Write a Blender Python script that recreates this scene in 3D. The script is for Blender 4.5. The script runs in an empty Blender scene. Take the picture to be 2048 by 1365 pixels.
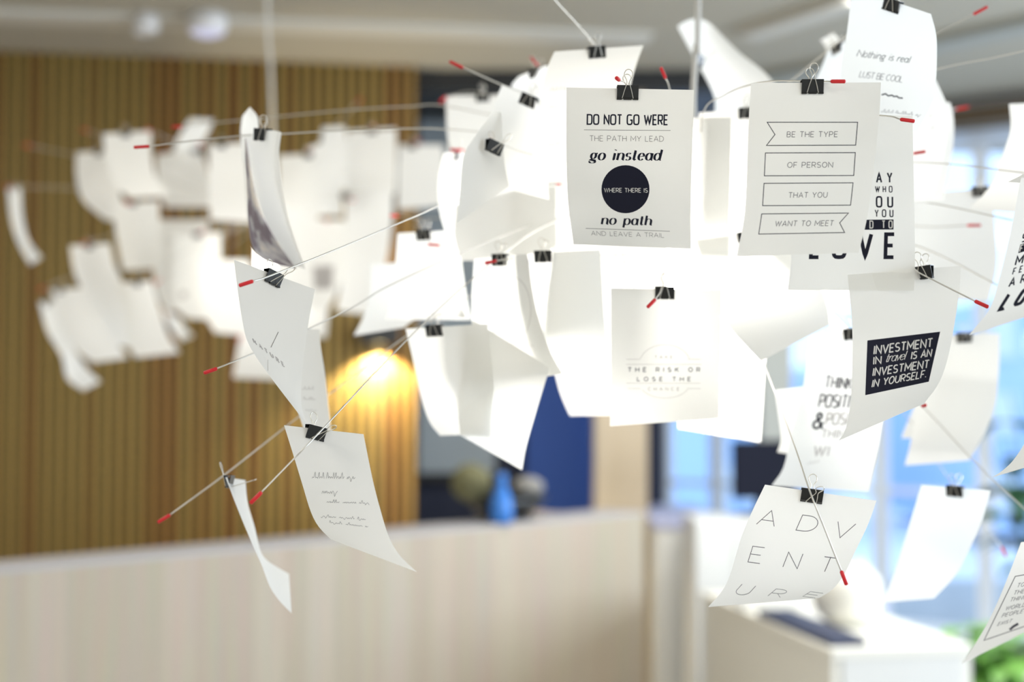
import bpy, bmesh, math, random
import numpy as np
from mathutils import Vector, Matrix

# ------------------------------------------------------------------ camera, world, lights, exposure
SC = bpy.context.scene
COL = SC.collection
PITCH = math.radians(2.37)
CAM = Vector((0, 0, 1.5))
F = 50 / 36 * 2048
CF, SF = math.cos(PITCH), math.sin(PITCH)
FWD = Vector((0, CF, SF)); RIGHT = Vector((1, 0, 0)); UP = Vector((0, -SF, CF))

def P(x, y, d):
    """point of the place seen at photo pixel (x, y), d metres in front of the camera"""
    return CAM + (FWD + RIGHT * ((x - 1024) / F) + UP * ((682.5 - y) / F)) * d

cd = bpy.data.cameras.new('camera')
cam = bpy.data.objects.new('camera', cd); COL.objects.link(cam)
cam.location = CAM; cam.rotation_euler = (math.pi / 2 + PITCH, 0, 0)
cd.sensor_width = 36; cd.lens = 50; cd.clip_start = 0.05; cd.clip_end = 200
cd.dof.use_dof = True; cd.dof.focus_distance = 1.665; cd.dof.aperture_fstop = 1.9
SC.camera = cam

W = bpy.data.worlds.new('world'); SC.world = W; W.use_nodes = True
bg = W.node_tree.nodes['Background']
bg.inputs[0].default_value = (0.50, 0.70, 1.0, 1); bg.inputs[1].default_value = 2.0

SC.view_settings.view_transform = 'Standard'; SC.view_settings.look = 'None'
SC.view_settings.gamma = 1; SC.view_settings.use_curve_mapping = False
SC.view_settings.exposure = 0.12
SC.cycles.max_bounces = 8; SC.cycles.diffuse_bounces = 4; SC.cycles.transmission_bounces = 6
SC.cycles.transparent_max_bounces = 8; SC.cycles.use_denoising = True
SC.cycles.caustics_reflective = False; SC.cycles.caustics_refractive = False
SC.cycles.sample_clamp_indirect = 6

CEIL = 3.05
LAMP = 41.0          # radiance of the chandeliers' frosted glasses
def area(name, loc, rot, sx, sy, power, color):
    l = bpy.data.lights.new(name, 'AREA'); l.shape = 'RECTANGLE'; l.size = sx; l.size_y = sy
    l.energy = power; l.color = color
    o = bpy.data.objects.new(name, l); COL.objects.link(o); o.location = loc; o.rotation_euler = rot
    return o
area('added_overhead_fill', (-1.6, -0.9, CEIL - .03), (0, 0, 0), 1.5, 1.0, 50, (1.0, .97, .90))  # unseen area lamps added behind the camera to light the sheet fronts
area('added_overhead_fill', (1.4, -0.9, CEIL - .03), (0, 0, 0), 1.5, 1.0, 50, (1.0, .98, .92))
area('added_overhead_fill', (-2.2, 3.2, CEIL - .03), (0, 0, 0), 1.2, .8, 30, (1.0, .95, .86))  # unseen fill added over the left of the room
area('added_overhead_fill', (1.05, 4.95, CEIL - .03), (0, 0, 0), 1.2, .8, 62, (1.0, .99, .95))  # unseen fill added to brighten shelf, cabinet and low desk
area('added_overhead_fill', (1.5, 3.5, CEIL - .03), (0, 0, 0), 1.2, .8, 12, (1.0, .97, .92))  # weaker unseen fill added in front of the low desk
area('added_right_fill', (4.75, 3.2, 1.7), (0, math.pi / 2, 0), 1.8, 4.0, 230, (.72, .84, 1.0))  # area lamp added at a windowless wall to brighten the right side

# ------------------------------------------------------------------ materials
def mat(name, color, rough=.6, metal=0, spec=.5):
    m = bpy.data.materials.new(name); m.use_nodes = True
    b = m.node_tree.nodes['Principled BSDF']
    b.inputs['Base Color'].default_value = (*color, 1); b.inputs['Roughness'].default_value = rough
    b.inputs['Metallic'].default_value = metal; b.inputs['Specular IOR Level'].default_value = spec
    return m

def noise_mat(name, c1, c2, scale, rough=.6, stretch=(1, 1, 1), bump=0):
    m = mat(name, c1, rough); nt = m.node_tree; b = nt.nodes['Principled BSDF']
    tc = nt.nodes.new('ShaderNodeTexCoord'); mp = nt.nodes.new('ShaderNodeMapping')
    mp.inputs['Scale'].default_value = stretch
    n = nt.nodes.new('ShaderNodeTexNoise'); n.inputs['Scale'].default_value = scale; n.inputs['Detail'].default_value = 4
    r = nt.nodes.new('ShaderNodeValToRGB')
    r.color_ramp.elements[0].position = .3; r.color_ramp.elements[1].position = .7
    r.color_ramp.elements[0].color = (*c1, 1); r.color_ramp.elements[1].color = (*c2, 1)
    L = nt.links
    L.new(tc.outputs['Object'], mp.inputs[0]); L.new(mp.outputs[0], n.inputs['Vector'])
    L.new(n.outputs['Fac'], r.inputs[0]); L.new(r.outputs[0], b.inputs['Base Color'])
    if bump:
        bp = nt.nodes.new('ShaderNodeBump'); bp.inputs['Strength'].default_value = bump
        L.new(n.outputs['Fac'], bp.inputs['Height']); L.new(bp.outputs[0], b.inputs['Normal'])
    return m

def paper_mat(name, col, tcol, tr):
    m = bpy.data.materials.new(name); m.use_nodes = True; nt = m.node_tree
    nt.nodes.clear()
    out = nt.nodes.new('ShaderNodeOutputMaterial'); mx = nt.nodes.new('ShaderNodeMixShader')
    d = nt.nodes.new('ShaderNodeBsdfDiffuse'); t = nt.nodes.new('ShaderNodeBsdfTranslucent')
    d.inputs[0].default_value = (*col, 1); t.inputs[0].default_value = (*tcol, 1)
    mx.inputs[0].default_value = tr
    nt.links.new(d.outputs[0], mx.inputs[1]); nt.links.new(t.outputs[0], mx.inputs[2])
    nt.links.new(mx.outputs[0], out.inputs[0])
    return m

def emit_mat(name, color, strength):
    m = bpy.data.materials.new(name); m.use_nodes = True; nt = m.node_tree; nt.nodes.clear()
    out = nt.nodes.new('ShaderNodeOutputMaterial'); e = nt.nodes.new('ShaderNodeEmission')
    e.inputs[0].default_value = (*color, 1); e.inputs[1].default_value = strength
    nt.links.new(e.outputs[0], out.inputs[0])
    return m

M = {}
M['paper'] = paper_mat('white_paper', (.86, .855, .82), (.95, .945, .91), .50)
M['ink'] = mat('dark_navy_ink', (.012, .013, .028), .7, spec=.2)
M['grey_ink'] = mat('grey_ink', (.16, .155, .17), .8, spec=.1)
M['thin_ink'] = mat('thin_grey_ink', (.10, .085, .09), .8, spec=.1)
M['faint_ink'] = paper_mat('faint_ink', (.50, .48, .47), (.55, .52, .50), .42)  # faint print; its pale colour also paints backlit ink washed out by glare
M['white_ink'] = paper_mat('unprinted_white', (.86, .86, .84), (.8, .8, .78), .2)
M['black_clip'] = mat('black_steel', (.010, .011, .011), .28)
M['steel'] = mat('nickel_wire', (.72, .69, .62), .28, 1)
M['wire'] = mat('stainless_wire', (.66, .64, .59), .42, .8)
M['red'] = mat('red_plastic_sleeve', (.68, .012, .02), .4)
M['glow'] = emit_mat('lit_frosted_glass', (1.0, .965, .90), LAMP)
M['glow_far'] = emit_mat('lit_frosted_glass_far', (1.0, .965, .90), 11.0)
M['cable'] = mat('pale_grey_cable', (.62, .61, .58), .5)
M['dark_metal'] = mat('dark_metal', (.02, .021, .023), .5)
M['white_wall'] = mat('white_paint', (.74, .74, .73), .8)
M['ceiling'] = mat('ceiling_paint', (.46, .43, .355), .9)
M['trim_light'] = mat('light_trim', (.66, .64, .58), .7)
M['floor'] = noise_mat('floor_vinyl', (.36, .35, .33), (.42, .41, .39), 6)
M['blue_wall'] = mat('blue_paint', (.03, .085, .34), .7)
M['dark_blue'] = mat('navy_paint', (.012, .018, .045), .7)
M['grey_blue'] = mat('grey_blue_board', (.34, .40, .45), .6)
M['beige'] = noise_mat('beige_wood', (.52, .42, .29), (.56, .46, .33), 3, .6, (6, 6, .5))
M['grey_pillar'] = mat('grey_pillar_paint', (.40, .41, .38), .8)
M['white_lacquer'] = mat('white_lacquer', (.78, .78, .75), .5)
M['cream'] = mat('cream_laminate', (.87, .85, .77), .5)
M['lilac_top'] = mat('pale_counter_laminate', (.40, .385, .39), .55)
M['olive'] = noise_mat('olive_moss', (.10, .095, .04), (.18, .17, .09), 30, .9, bump=.4)
M['blue_bottle'] = mat('blue_plastic', (.04, .20, .62), .25)
M['stone'] = mat('grey_beige_stone', (.26, .25, .23), .8)
M['navy_cloth'] = mat('navy_cover', (.035, .045, .09), .7)
M['lavender'] = mat('lavender_cover', (.50, .52, .72), .7)
M['leaf'] = noise_mat('green_leaf', (.10, .30, .05), (.32, .58, .12), 5, .45)
M['leaf_dark'] = noise_mat('dark_green_leaf', (.025, .08, .04), (.05, .14, .06), 6, .45)
M['soil'] = mat('soil', (.03, .02, .012), .95)
M['brown'] = mat('dark_brown_box', (.10, .062, .028), .7)
M['frame'] = mat('white_window_frame', (.75, .77, .80), .5)
M['screen'] = mat('black_screen', (.006, .007, .016), .7, spec=.15)
M['downlight'] = mat('white_lamp_housing', (.85, .84, .84), .4)
M['downlens'] = emit_mat('dim_blue_white_lens', (.78, .78, 1.0), .75)
M['sconce_lens'] = emit_mat('warm_lens', (1, .80, .42), 5)
M['facade'] = mat('blue_facade', (.46, .62, .86), .6)
M['facade_light'] = mat('pale_facade', (.72, .78, .85), .6)
M['ground'] = mat('outside_paving', (.78, .80, .84), .9)

def slat_mat():
    m = mat('brown_wood_slats', (.1, .06, .02), .55); nt = m.node_tree; b = nt.nodes['Principled BSDF']; L = nt.links
    tc = nt.nodes.new('ShaderNodeTexCoord'); sp = nt.nodes.new('ShaderNodeSeparateXYZ')
    mu = nt.nodes.new('ShaderNodeMath'); mu.operation = 'DIVIDE'; mu.inputs[1].default_value = .051
    fl = nt.nodes.new('ShaderNodeMath'); fl.operation = 'FLOOR'
    wn = nt.nodes.new('ShaderNodeTexWhiteNoise'); wn.noise_dimensions = '1D'
    r = nt.nodes.new('ShaderNodeValToRGB')
    r.color_ramp.elements[0].color = (.30, .145, .032, 1); r.color_ramp.elements[1].color = (.36, .24, .062, 1)
    e = r.color_ramp.elements.new(.25); e.color = (.345, .22, .055, 1)
    L.new(tc.outputs['Object'], sp.inputs[0]); L.new(sp.outputs[0], mu.inputs[0]); L.new(mu.outputs[0], fl.inputs[0])
    L.new(fl.outputs[0], wn.inputs['W']); L.new(wn.outputs['Value'], r.inputs[0]); L.new(r.outputs[0], b.inputs['Base Color'])
    return m
M['slats'] = slat_mat()
M['slat_gap'] = mat('dark_wood_backing', (.012, .007, .003), .8)

def plank_mat():
    m = mat('pale_oak_planks', (.55, .45, .36), .55); nt = m.node_tree; b = nt.nodes['Principled BSDF']; L = nt.links
    tc = nt.nodes.new('ShaderNodeTexCoord'); sp = nt.nodes.new('ShaderNodeSeparateXYZ')
    mu = nt.nodes.new('ShaderNodeMath'); mu.operation = 'DIVIDE'; mu.inputs[1].default_value = .105
    fl = nt.nodes.new('ShaderNodeMath'); fl.operation = 'FLOOR'
    wn = nt.nodes.new('ShaderNodeTexWhiteNoise'); wn.noise_dimensions = '1D'
    r = nt.nodes.new('ShaderNodeValToRGB')
    r.color_ramp.elements[0].color = (.45, .385, .29, 1); r.color_ramp.elements[1].color = (.51, .44, .345, 1)
    e = r.color_ramp.elements.new(.5); e.color = (.48, .405, .315, 1)
    mp = nt.nodes.new('ShaderNodeMapping'); mp.inputs['Scale'].default_value = (30, 30, 1.2)
    n = nt.nodes.new('ShaderNodeTexNoise'); n.inputs['Scale'].default_value = 1.4
    mx = nt.nodes.new('ShaderNodeMix'); mx.data_type = 'RGBA'; mx.blend_type = 'MULTIPLY'; mx.inputs[0].default_value = .25
    L.new(tc.outputs['Object'], sp.inputs[0]); L.new(sp.outputs[0], mu.inputs[0]); L.new(mu.outputs[0], fl.inputs[0])
    L.new(fl.outputs[0], wn.inputs['W']); L.new(wn.outputs['Value'], r.inputs[0])
    L.new(tc.outputs['Object'], mp.inputs[0]); L.new(mp.outputs[0], n.inputs['Vector'])
    L.new(r.outputs[0], mx.inputs[6]); L.new(n.outputs['Color'], mx.inputs[7]); L.new(mx.outputs[2], b.inputs['Base Color'])
    return m
M['planks'] = plank_mat()

def glass_mat():
    m = bpy.data.materials.new('window_glass'); m.use_nodes = True; nt = m.node_tree; nt.nodes.clear()
    out = nt.nodes.new('ShaderNodeOutputMaterial'); mx = nt.nodes.new('ShaderNodeMixShader')
    t = nt.nodes.new('ShaderNodeBsdfTransparent'); g = nt.nodes.new('ShaderNodeBsdfGlossy')
    t.inputs[0].default_value = (.95, .98, 1, 1); g.inputs['Roughness'].default_value = .02; mx.inputs[0].default_value = .06
    nt.links.new(t.outputs[0], mx.inputs[1]); nt.links.new(g.outputs[0], mx.inputs[2]); nt.links.new(mx.outputs[0], out.inputs[0])
    return m
M['glass'] = glass_mat()

def photo_mat():
    """the back of a sheet that carries a pale beige and mauve picture print"""
    m = paper_mat('picture_print', (.86, .86, .84), (.5, .48, .46), .15); nt = m.node_tree; L = nt.links
    tc = nt.nodes.new('ShaderNodeTexCoord')
    n = nt.nodes.new('ShaderNodeTexNoise'); n.inputs['Scale'].default_value = 26; n.inputs['Detail'].default_value = 5
    r = nt.nodes.new('ShaderNodeValToRGB')
    r.color_ramp.elements[0].position = .40; r.color_ramp.elements[0].color = (.21, .17, .20, 1)
    r.color_ramp.elements[1].position = .60; r.color_ramp.elements[1].color = (.74, .67, .59, 1)
    e = r.color_ramp.elements.new(.49); e.color = (.50, .48, .50, 1)
    d = [x for x in nt.nodes if x.type == 'BSDF_DIFFUSE'][0]
    L.new(tc.outputs['Object'], n.inputs['Vector']); L.new(n.outputs['Fac'], r.inputs[0]); L.new(r.outputs[0], d.inputs[0])
    return m
M['picture'] = photo_mat()
M['blind'] = paper_mat('blind_fabric', (.88, .88, .88), (.97, .97, .97), .85)

# ------------------------------------------------------------------ helpers
def link(o): COL.objects.link(o); return o
def tag(o, label=None, cat=None, group=None, kind=None):
    for k, v in (('label', label), ('category', cat), ('group', group), ('kind', kind)):
        if v: o[k] = v
    return o
def empty(name, loc, label, cat, group=None, rz=0):
    o = bpy.data.objects.new(name, None); link(o); o.location = loc; o.rotation_euler.z = rz
    o.empty_display_size = .05
    return tag(o, label, cat, group)
def mesh_obj(name, verts, faces, mats, parent=None, smooth=False, fm=None, loc=None):
    me = bpy.data.meshes.new(name)
    me.from_pydata([tuple(v) for v in verts], [], faces)
    for m in (mats if isinstance(mats, (list, tuple)) else [mats]): me.materials.append(m)
    if fm: me.polygons.foreach_set('material_index', fm)
    if smooth: me.polygons.foreach_set('use_smooth', [True] * len(faces))
    me.update()
    o = bpy.data.objects.new(name, me); link(o)
    if parent: o.parent = parent
    if loc is not None: o.location = loc
    return o
class MB:
    def __init__(s): s.v = []; s.f = []; s.m = []
    def add(s, v, f, mi=0):
        n = len(s.v); s.v += [tuple(x) for x in v]; s.f += [tuple(i + n for i in q) for q in f]; s.m += [mi] * len(f)
    def box(s, c, d, mi=0, rz=0, bev=0):
        bm = bmesh.new(); bmesh.ops.create_cube(bm, size=1)
        bmesh.ops.scale(bm, vec=d, verts=bm.verts)
        if bev: bmesh.ops.bevel(bm, geom=bm.edges[:], offset=bev, segments=2, affect='EDGES', profile=.5)
        R = Matrix.Rotation(rz, 3, 'Z'); bm.verts.ensure_lookup_table()
        v = [R @ x.co + Vector(c) for x in bm.verts]; s.add(v, [[q.index for q in f.verts] for f in bm.faces], mi); bm.free()
    def tube(s, pts, r, n=8, mi=0, caps=True):
        pts = [Vector(p) for p in pts]; rs = r if isinstance(r, (list, tuple)) else [r] * len(pts)
        v = []; f = []; ref = None
        for i, p in enumerate(pts):
            t = (pts[min(i + 1, len(pts) - 1)] - pts[max(i - 1, 0)]).normalized()
            if ref is None:
                ref = t.orthogonal().normalized()
            ref = (ref - t * ref.dot(t)).normalized(); b = t.cross(ref)
            for k in range(n):
                a = 2 * math.pi * k / n
                v.append(p + (ref * math.cos(a) + b * math.sin(a)) * rs[i])
        for i in range(len(pts) - 1):
            for k in range(n):
                f.append((i * n + k, i * n + (k + 1) % n, (i + 1) * n + (k + 1) % n, (i + 1) * n + k))
        if caps:
            f.append(tuple(range(n))[::-1]); f.append(tuple((len(pts) - 1) * n + k for k in range(n)))
        s.add(v, f, mi)
    def lathe(s, prof, c=(0, 0, 0), n=24, mi=0):
        c = Vector(c); v = []; f = []
        for r, z in prof:
            for k in range(n):
                a = 2 * math.pi * k / n; v.append(c + Vector((r * math.cos(a), r * math.sin(a), z)))
        for i in range(len(prof) - 1):
            for k in range(n):
                f.append((i * n + k, i * n + (k + 1) % n, (i + 1) * n + (k + 1) % n, (i + 1) * n + k))
        s.add(v, f, mi)
    def build(s, name, mats, parent=None, smooth=False, loc=None):
        return mesh_obj(name, s.v, s.f, mats, parent, smooth, s.m, loc)
def origin_to(o, loc):
    """moves the object's origin to loc without moving its mesh"""
    loc = Vector(loc)
    for v in o.data.vertices: v.co -= loc
    o.location = loc

def catmull(pts, n):
    """dense samples of a smooth curve through pts, spaced by length in the first two coordinates"""
    p = np.array(pts, float)
    if len(p) == 2: dense = np.linspace(p[0], p[1], 60)
    else:
        q = np.vstack([2 * p[0] - p[1], p, 2 * p[-1] - p[-2]]); out = []
        for i in range(1, len(q) - 2):
            a, b, c, d = q[i - 1:i + 3]
            for t in np.linspace(0, 1, 24, endpoint=False):
                out.append(.5 * (2 * b + (c - a) * t + (2 * a - 5 * b + 4 * c - d) * t * t + (3 * b - a - 3 * c + d) * t ** 3))
        out.append(p[-1]); dense = np.array(out)
    s = np.r_[0, np.cumsum(np.linalg.norm(np.diff(dense[:, :2], axis=0), axis=1))]
    tt = np.linspace(0, s[-1], n)
    return np.stack([np.interp(tt, s, dense[:, k]) for k in range(dense.shape[1])], 1), s[-1]

# ------------------------------------------------------------------ stroke lettering
def arc(cx, cy, rx, ry, a0, a1, p=2.0, n=18):
    o = []
    for i in range(n + 1):
        a = math.radians(a0 + (a1 - a0) * i / n); c, s = math.cos(a), math.sin(a)
        o.append((cx + rx * math.copysign(abs(c) ** (2 / p), c), cy + ry * math.copysign(abs(s) ** (2 / p), s)))
    return o
def glyph_set(p):
    A = lambda *a: arc(*a, p=p)
    return {
     'A': (1, [[(0, 0), (.5, 1), (1, 0)], [(.18, .33), (.82, .33)]]),
     'B': (.8, [[(0, 0), (0, 1)], [(0, 1), (.5, 1)] + A(.5, .76, .42, .24, 90, -90) + [(0, .52)], [(.5, .52)] + A(.52, .26, .48, .26, 90, -90) + [(0, 0)]]),
     'C': (.95, [A(.5, .5, .5, .5, 48, 312)]),
     'D': (.95, [[(0, 0), (0, 1), (.35, 1)] + A(.4, .5, .6, .5, 90, -90) + [(0, 0)]]),
     'E': (.72, [[(1, 0), (0, 0), (0, 1), (1, 1)], [(0, .51), (.86, .51)]]),
     'F': (.7, [[(0, 0), (0, 1), (1, 1)], [(0, .49), (.84, .49)]]),
     'G': (1, [A(.5, .5, .5, .5, 48, 345) + [(.98, .45), (.6, .45)]]),
     'H': (.9, [[(0, 0), (0, 1)], [(1, 0), (1, 1)], [(0, .5), (1, .5)]]),
     'I': (.06, [[(.5, 0), (.5, 1)]]),
     'K': (.85, [[(0, 0), (0, 1)], [(1, 1), (.02, .42)], [(.35, .62), (1, 0)]]),
     'L': (.68, [[(0, 1), (0, 0), (1, 0)]]),
     'M': (1.15, [[(0, 0), (0, 1), (.5, .3), (1, 1), (1, 0)]]),
     'N': (.95, [[(0, 0), (0, 1), (1, 0), (1, 1)]]),
     'O': (1.02, [A(.5, .5, .5, .5, 90, 450)]),
     'P': (.8, [[(0, 0), (0, 1), (.5, 1)] + A(.5, .72, .5, .28, 90, -90) + [(0, .44)]]),
     'R': (.82, [[(0, 0), (0, 1), (.5, 1)] + A(.5, .72, .5, .28, 90, -90) + [(0, .44)], [(.5, .44), (1, 0)]]),
     'S': (.78, [A(.5, .745, .47, .255, 35, 270) + A(.5, .245, .5, .245, 90, -148)]),
     'T': (.85, [[(0, 1), (1, 1)], [(.5, 1), (.5, 0)]]),
     'U': (.9, [[(0, 1), (0, .4)] + A(.5, .4, .5, .4, 180, 360) + [(1, 1)]]),
     'V': (.98, [[(0, 1), (.5, 0), (1, 1)]]),
     'W': (1.4, [[(0, 1), (.26, 0), (.5, .92), (.74, 0), (1, 1)]]),
     'X': (.9, [[(0, 0), (1, 1)], [(0, 1), (1, 0)]]),
     'Y': (.9, [[(0, 1), (.5, .45), (1, 1)], [(.5, .45), (.5, 0)]]),
     '&': (.95, [[(1, 0), (.3, .68)] + arc(.45, .82, .22, .18, 200, -40) + [(.2, .45)] + arc(.36, .25, .34, .25, 130, 330) + [(.95, .42)]]),
     '.': (.12, [[(.4, .0), (.4, .1)]]),
    }
CAPS = glyph_set(2.0); CAPS_SQ = glyph_set(4.0)
X = .66
LOW = {
 'a': (.62, [arc(.45, X / 2, .45, X / 2, 60, 420), [(.92, X), (.9, .1), (1, 0), (1.1, .05)]]),
 'c': (.52, [arc(.5, X / 2, .5, X / 2, 50, 320)]),
 'd': (.64, [arc(.45, X / 2, .45, X / 2, 60, 420), [(.95, 1), (.9, .1), (1, 0), (1.1, .05)]]),
 'e': (.55, [[(.06, X * .5), (.9, X * .58)] + arc(.5, X / 2, .48, X / 2, 15, 320)]),
 'g': (.6, [arc(.45, X * .6, .4, X * .4, 90, 450), [(.8, X * .85), (1.05, X)], [(.35, .13), (.15, .03), (.8, -.05)] + arc(.45, -.17, .45, .12, 40, -200)]),
 'h': (.64, [[(.08, 1), (.05, 0)], [(.05, .3)] + arc(.5, X - .25, .42, .25, 150, 0) + [(.9, .08), (1, 0), (1.1, .05)]]),
 'i': (.2, [[(.45, X), (.45, .06), (.7, 0)], [(.5, .92), (.56, .99)]]),
 'k': (.58, [[(.08, 1), (.05, 0)], [(.9, X), (.1, .28)], [(.35, .4), (.95, 0)]]),
 'l': (.2, [[(.4, 1), (.4, .06), (.7, 0)]]),
 'n': (.64, [[(.08, X), (.05, 0)], [(.05, .3)] + arc(.5, X - .25, .42, .25, 150, 0) + [(.9, .08), (1, 0), (1.1, .05)]]),
 'o': (.6, [arc(.5, X / 2, .5, X / 2, 90, 450)]),
 'p': (.64, [[(.12, X), (.05, -.3)], arc(.53, X / 2, .45, X / 2, 180, -180)]),
 'r': (.42, [[(.08, X), (.05, 0)], [(.06, .35), (.35, X - .04), (.75, X), (1, X - .1)]]),
 's': (.46, [arc(.5, X * .75, .42, X * .25, 30, 270) + arc(.5, X * .25, .48, X * .25, 90, -150)]),
 't': (.36, [[(.45, .92), (.4, .1), (.6, 0), (1, .08)], [(0, X), (.95, X)]]),
 'v': (.52, [[(0, X), (.45, 0), (1, X)]]),
}
STY = {  # glyphs, thickness, letter gap, width factor, slant, contrast
 'cond':  dict(t=.150, gap=.16, w=.42, sq=1),
 'condsp': dict(t=.165, gap=.55, w=.42, sq=1),
 'light': dict(t=.075, gap=.26, w=.82),
 'med':   dict(t=.115, gap=.28, w=.82),
 'bold':  dict(t=.155, gap=.26, w=.80),
 'thin':  dict(t=.042, gap=.9, w=.95),
 'wide':  dict(t=.2, gap=.9, w=.80),
 'serif': dict(t=.235, gap=.22, w=.95, con=.16, sl=.22),
 'type':  dict(t=.10, gap=.30, w=.8),
 'script': dict(t=.09, gap=.02, w=.9, sl=.30, con=.5),
 'hand':  dict(t=.085, gap=.10, w=.8, sl=.28),
}
def text_strokes(s, style):
    """strokes of a string in a frame where the capital height is 1; returns strokes and the total width"""
    st = STY[style]; x = 0; out = []
    for ch in s:
        if ch == ' ': x += .42 * st['w'] + st['gap']; continue
        g = (CAPS_SQ if st.get('sq') else CAPS).get(ch) or LOW.get(ch)
        if ch.islower(): g = LOW[ch]
        w = g[0] * st['w']
        for pl in g[1]:
            out.append([(x + a * w + st.get('sl', 0) * b, b) for a, b in pl])
        x += w + st['gap']
    return out, x - st['gap']

class Sheet:
    """a hanging sheet: rails run from its top edge to its bottom edge; each rail is (pixels, depth)"""
    def __init__(s, d, yaw, curl, rails, w=.148, h=.21, mid=0.0):
        N = 25
        R = [catmull(r, N) for r in rails]
        wpx = np.linalg.norm(R[0][0][0] - R[-1][0][0]) * d / F
        dw = math.sqrt(max(0, w * w - wpx * wpx)); dw = min(dw, .125) * yaw
        lpx = sum(r[1] for r in R) / len(R) * d / F
        dl = math.sqrt(max(0, h * h - lpx * lpx)); dl = min(dl, .15) * curl
        v = np.linspace(0, 1, N); s.r = []
        for k, (r, _) in enumerate(R):
            u = k / (len(R) - 1)
            dep = d + dw * (.5 - u) + dl * v ** 2 + (mid if 0 < k < len(R) - 1 else 0)
            s.r.append(np.c_[r, dep])
        s.N = N
    def rail(s, k, v):
        v = max(-.02, min(1.02, v)); t = v * (s.N - 1); i = int(min(max(math.floor(t), 0), s.N - 2)); f = t - i
        return s.r[k][i] * (1 - f) + s.r[k][i + 1] * f
    def at(s, u, v):
        if len(s.r) == 2:
            a, b = s.rail(0, v), s.rail(1, v); pa, pb = P(*a), P(*b)
            return pa.lerp(pb, u)
        a, m, b = (P(*s.rail(k, v)) for k in range(3))
        return a * ((1 - u) * (1 - 2 * u)) + m * (4 * u * (1 - u)) + b * (u * (2 * u - 1))
    def uv(s, x, y):
        lo, hi = 0.0, 1.0
        def side(v):
            a, b = s.rail(0, v), s.rail(-1, v)
            return (b[0] - a[0]) * (y - a[1]) - (b[1] - a[1]) * (x - a[0])
        for _ in range(26):
            m = (lo + hi) / 2
            if side(m) > 0: lo = m
            else: hi = m
        v = (lo + hi) / 2; a, b = s.rail(0, v), s.rail(-1, v)
        e = b[:2] - a[:2]; u2 = float(np.dot(np.array([x, y]) - a[:2], e) / np.dot(e, e))
        return u2 * a[2] / (b[2] * (1 - u2) + u2 * a[2]), v
    def surf(s, x, y, off):
        u, v = s.uv(x, y); p = s.at(u, v)
        n = (s.at(u + .02, v) - s.at(u - .02, v)).cross(s.at(u, min(v + .02, 1)) - s.at(u, max(v - .02, 0)))
        if n.length < 1e-12: n = CAM - p
        n.normalize()
        if n.dot(CAM - p) < 0: n = -n
        return p + n * off
    def up(s, x, y):
        u, v = s.uv(x, y); a = [s.rail(0, v - .05), s.rail(-1, v - .05)]; b = [s.rail(0, v + .05), s.rail(-1, v + .05)]
        p = a[0][:2] * (1 - u) + a[1][:2] * u; q = b[0][:2] * (1 - u) + b[1][:2] * u
        d = p - q; return d / np.linalg.norm(d)
    def mesh(s, nu=8, nv=22):
        vs = [s.at(i / nu, j / nv) for j in range(nv + 1) for i in range(nu + 1)]
        fs = [(j * (nu + 1) + i, (j + 1) * (nu + 1) + i, (j + 1) * (nu + 1) + i + 1, j * (nu + 1) + i + 1) for j in range(nv) for i in range(nu)]
        return vs, fs

INKS = ['ink', 'grey_ink', 'thin_ink', 'faint_ink', 'white_ink', 'red']
def ribbon(mb, sh, pts, t, mi, off, con=None):
    """an ink stroke of width t along pixel points, laid on the sheet"""
    q = [np.array(pts[0], float)]
    for p in pts[1:]:
        p = np.array(p, float); d = np.linalg.norm(p - q[-1])
        if d < 1e-6: continue
        k = int(d // 9) + 1; a = q[-1]
        for i in range(1, k + 1): q.append(a + (p - a) * i / k)
    if len(q) < 2: return
    q = np.array(q); v = []; f = []; closed = np.linalg.norm(q[0] - q[-1]) < 1e-3 and len(q) > 3
    for i in range(len(q)):
        a = q[i] - q[i - 1] if i else (q[-1] - q[-2] if closed else q[1] - q[0])
        b = q[i + 1] - q[i] if i < len(q) - 1 else (q[1] - q[0] if closed else a)
        a = a / (np.linalg.norm(a) + 1e-9); b = b / (np.linalg.norm(b) + 1e-9)
        m = a + b; l = np.linalg.norm(m)
        m = m / l if l > .3 else a
        n = np.array([-m[1], m[0]]); sc = 1 / max(.5, abs(np.dot(m, a)))
        w = t
        if con is not None: w = t * (con + (1 - con) * abs(m[1]) ** 1.3)
        for sg in (-1, 1):
            z = q[i] + n * sg * w / 2 * sc; v.append(sh.surf(z[0], z[1], off))
    for i in range(len(q) - 1): f.append((2 * i, 2 * i + 1, 2 * i + 3, 2 * i + 2))
    mb.add(v, f, mi)
def quad_fill(mb, sh, c, mi, off, n=8):
    c = [np.array(p, float) for p in c]; v = []
    for j in range(n + 1):
        for i in range(n + 1):
            a = c[0] + (c[1] - c[0]) * i / n; b = c[3] + (c[2] - c[3]) * i / n; z = a + (b - a) * j / n
            v.append(sh.surf(z[0], z[1], off))
    mb.add(v, [(j * (n + 1) + i, j * (n + 1) + i + 1, (j + 1) * (n + 1) + i + 1, (j + 1) * (n + 1) + i) for j in range(n) for i in range(n)], mi)
def disc_fill(mb, sh, c, r, mi, off, n=40):
    v = [sh.surf(c[0], c[1], off)]; f = []
    for k in range(1, 5):
        for i in range(n):
            a = 2 * math.pi * i / n; v.append(sh.surf(c[0] + r * k / 4 * math.cos(a), c[1] + r * k / 4 * math.sin(a), off))
    for i in range(n): f.append((0, 1 + i, 1 + (i + 1) % n))
    for k in range(3):
        for i in range(n): f.append((1 + k * n + i, 1 + (k + 1) * n + i, 1 + (k + 1) * n + (i + 1) % n, 1 + k * n + (i + 1) % n))
    mb.add(v, f, mi)
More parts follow.
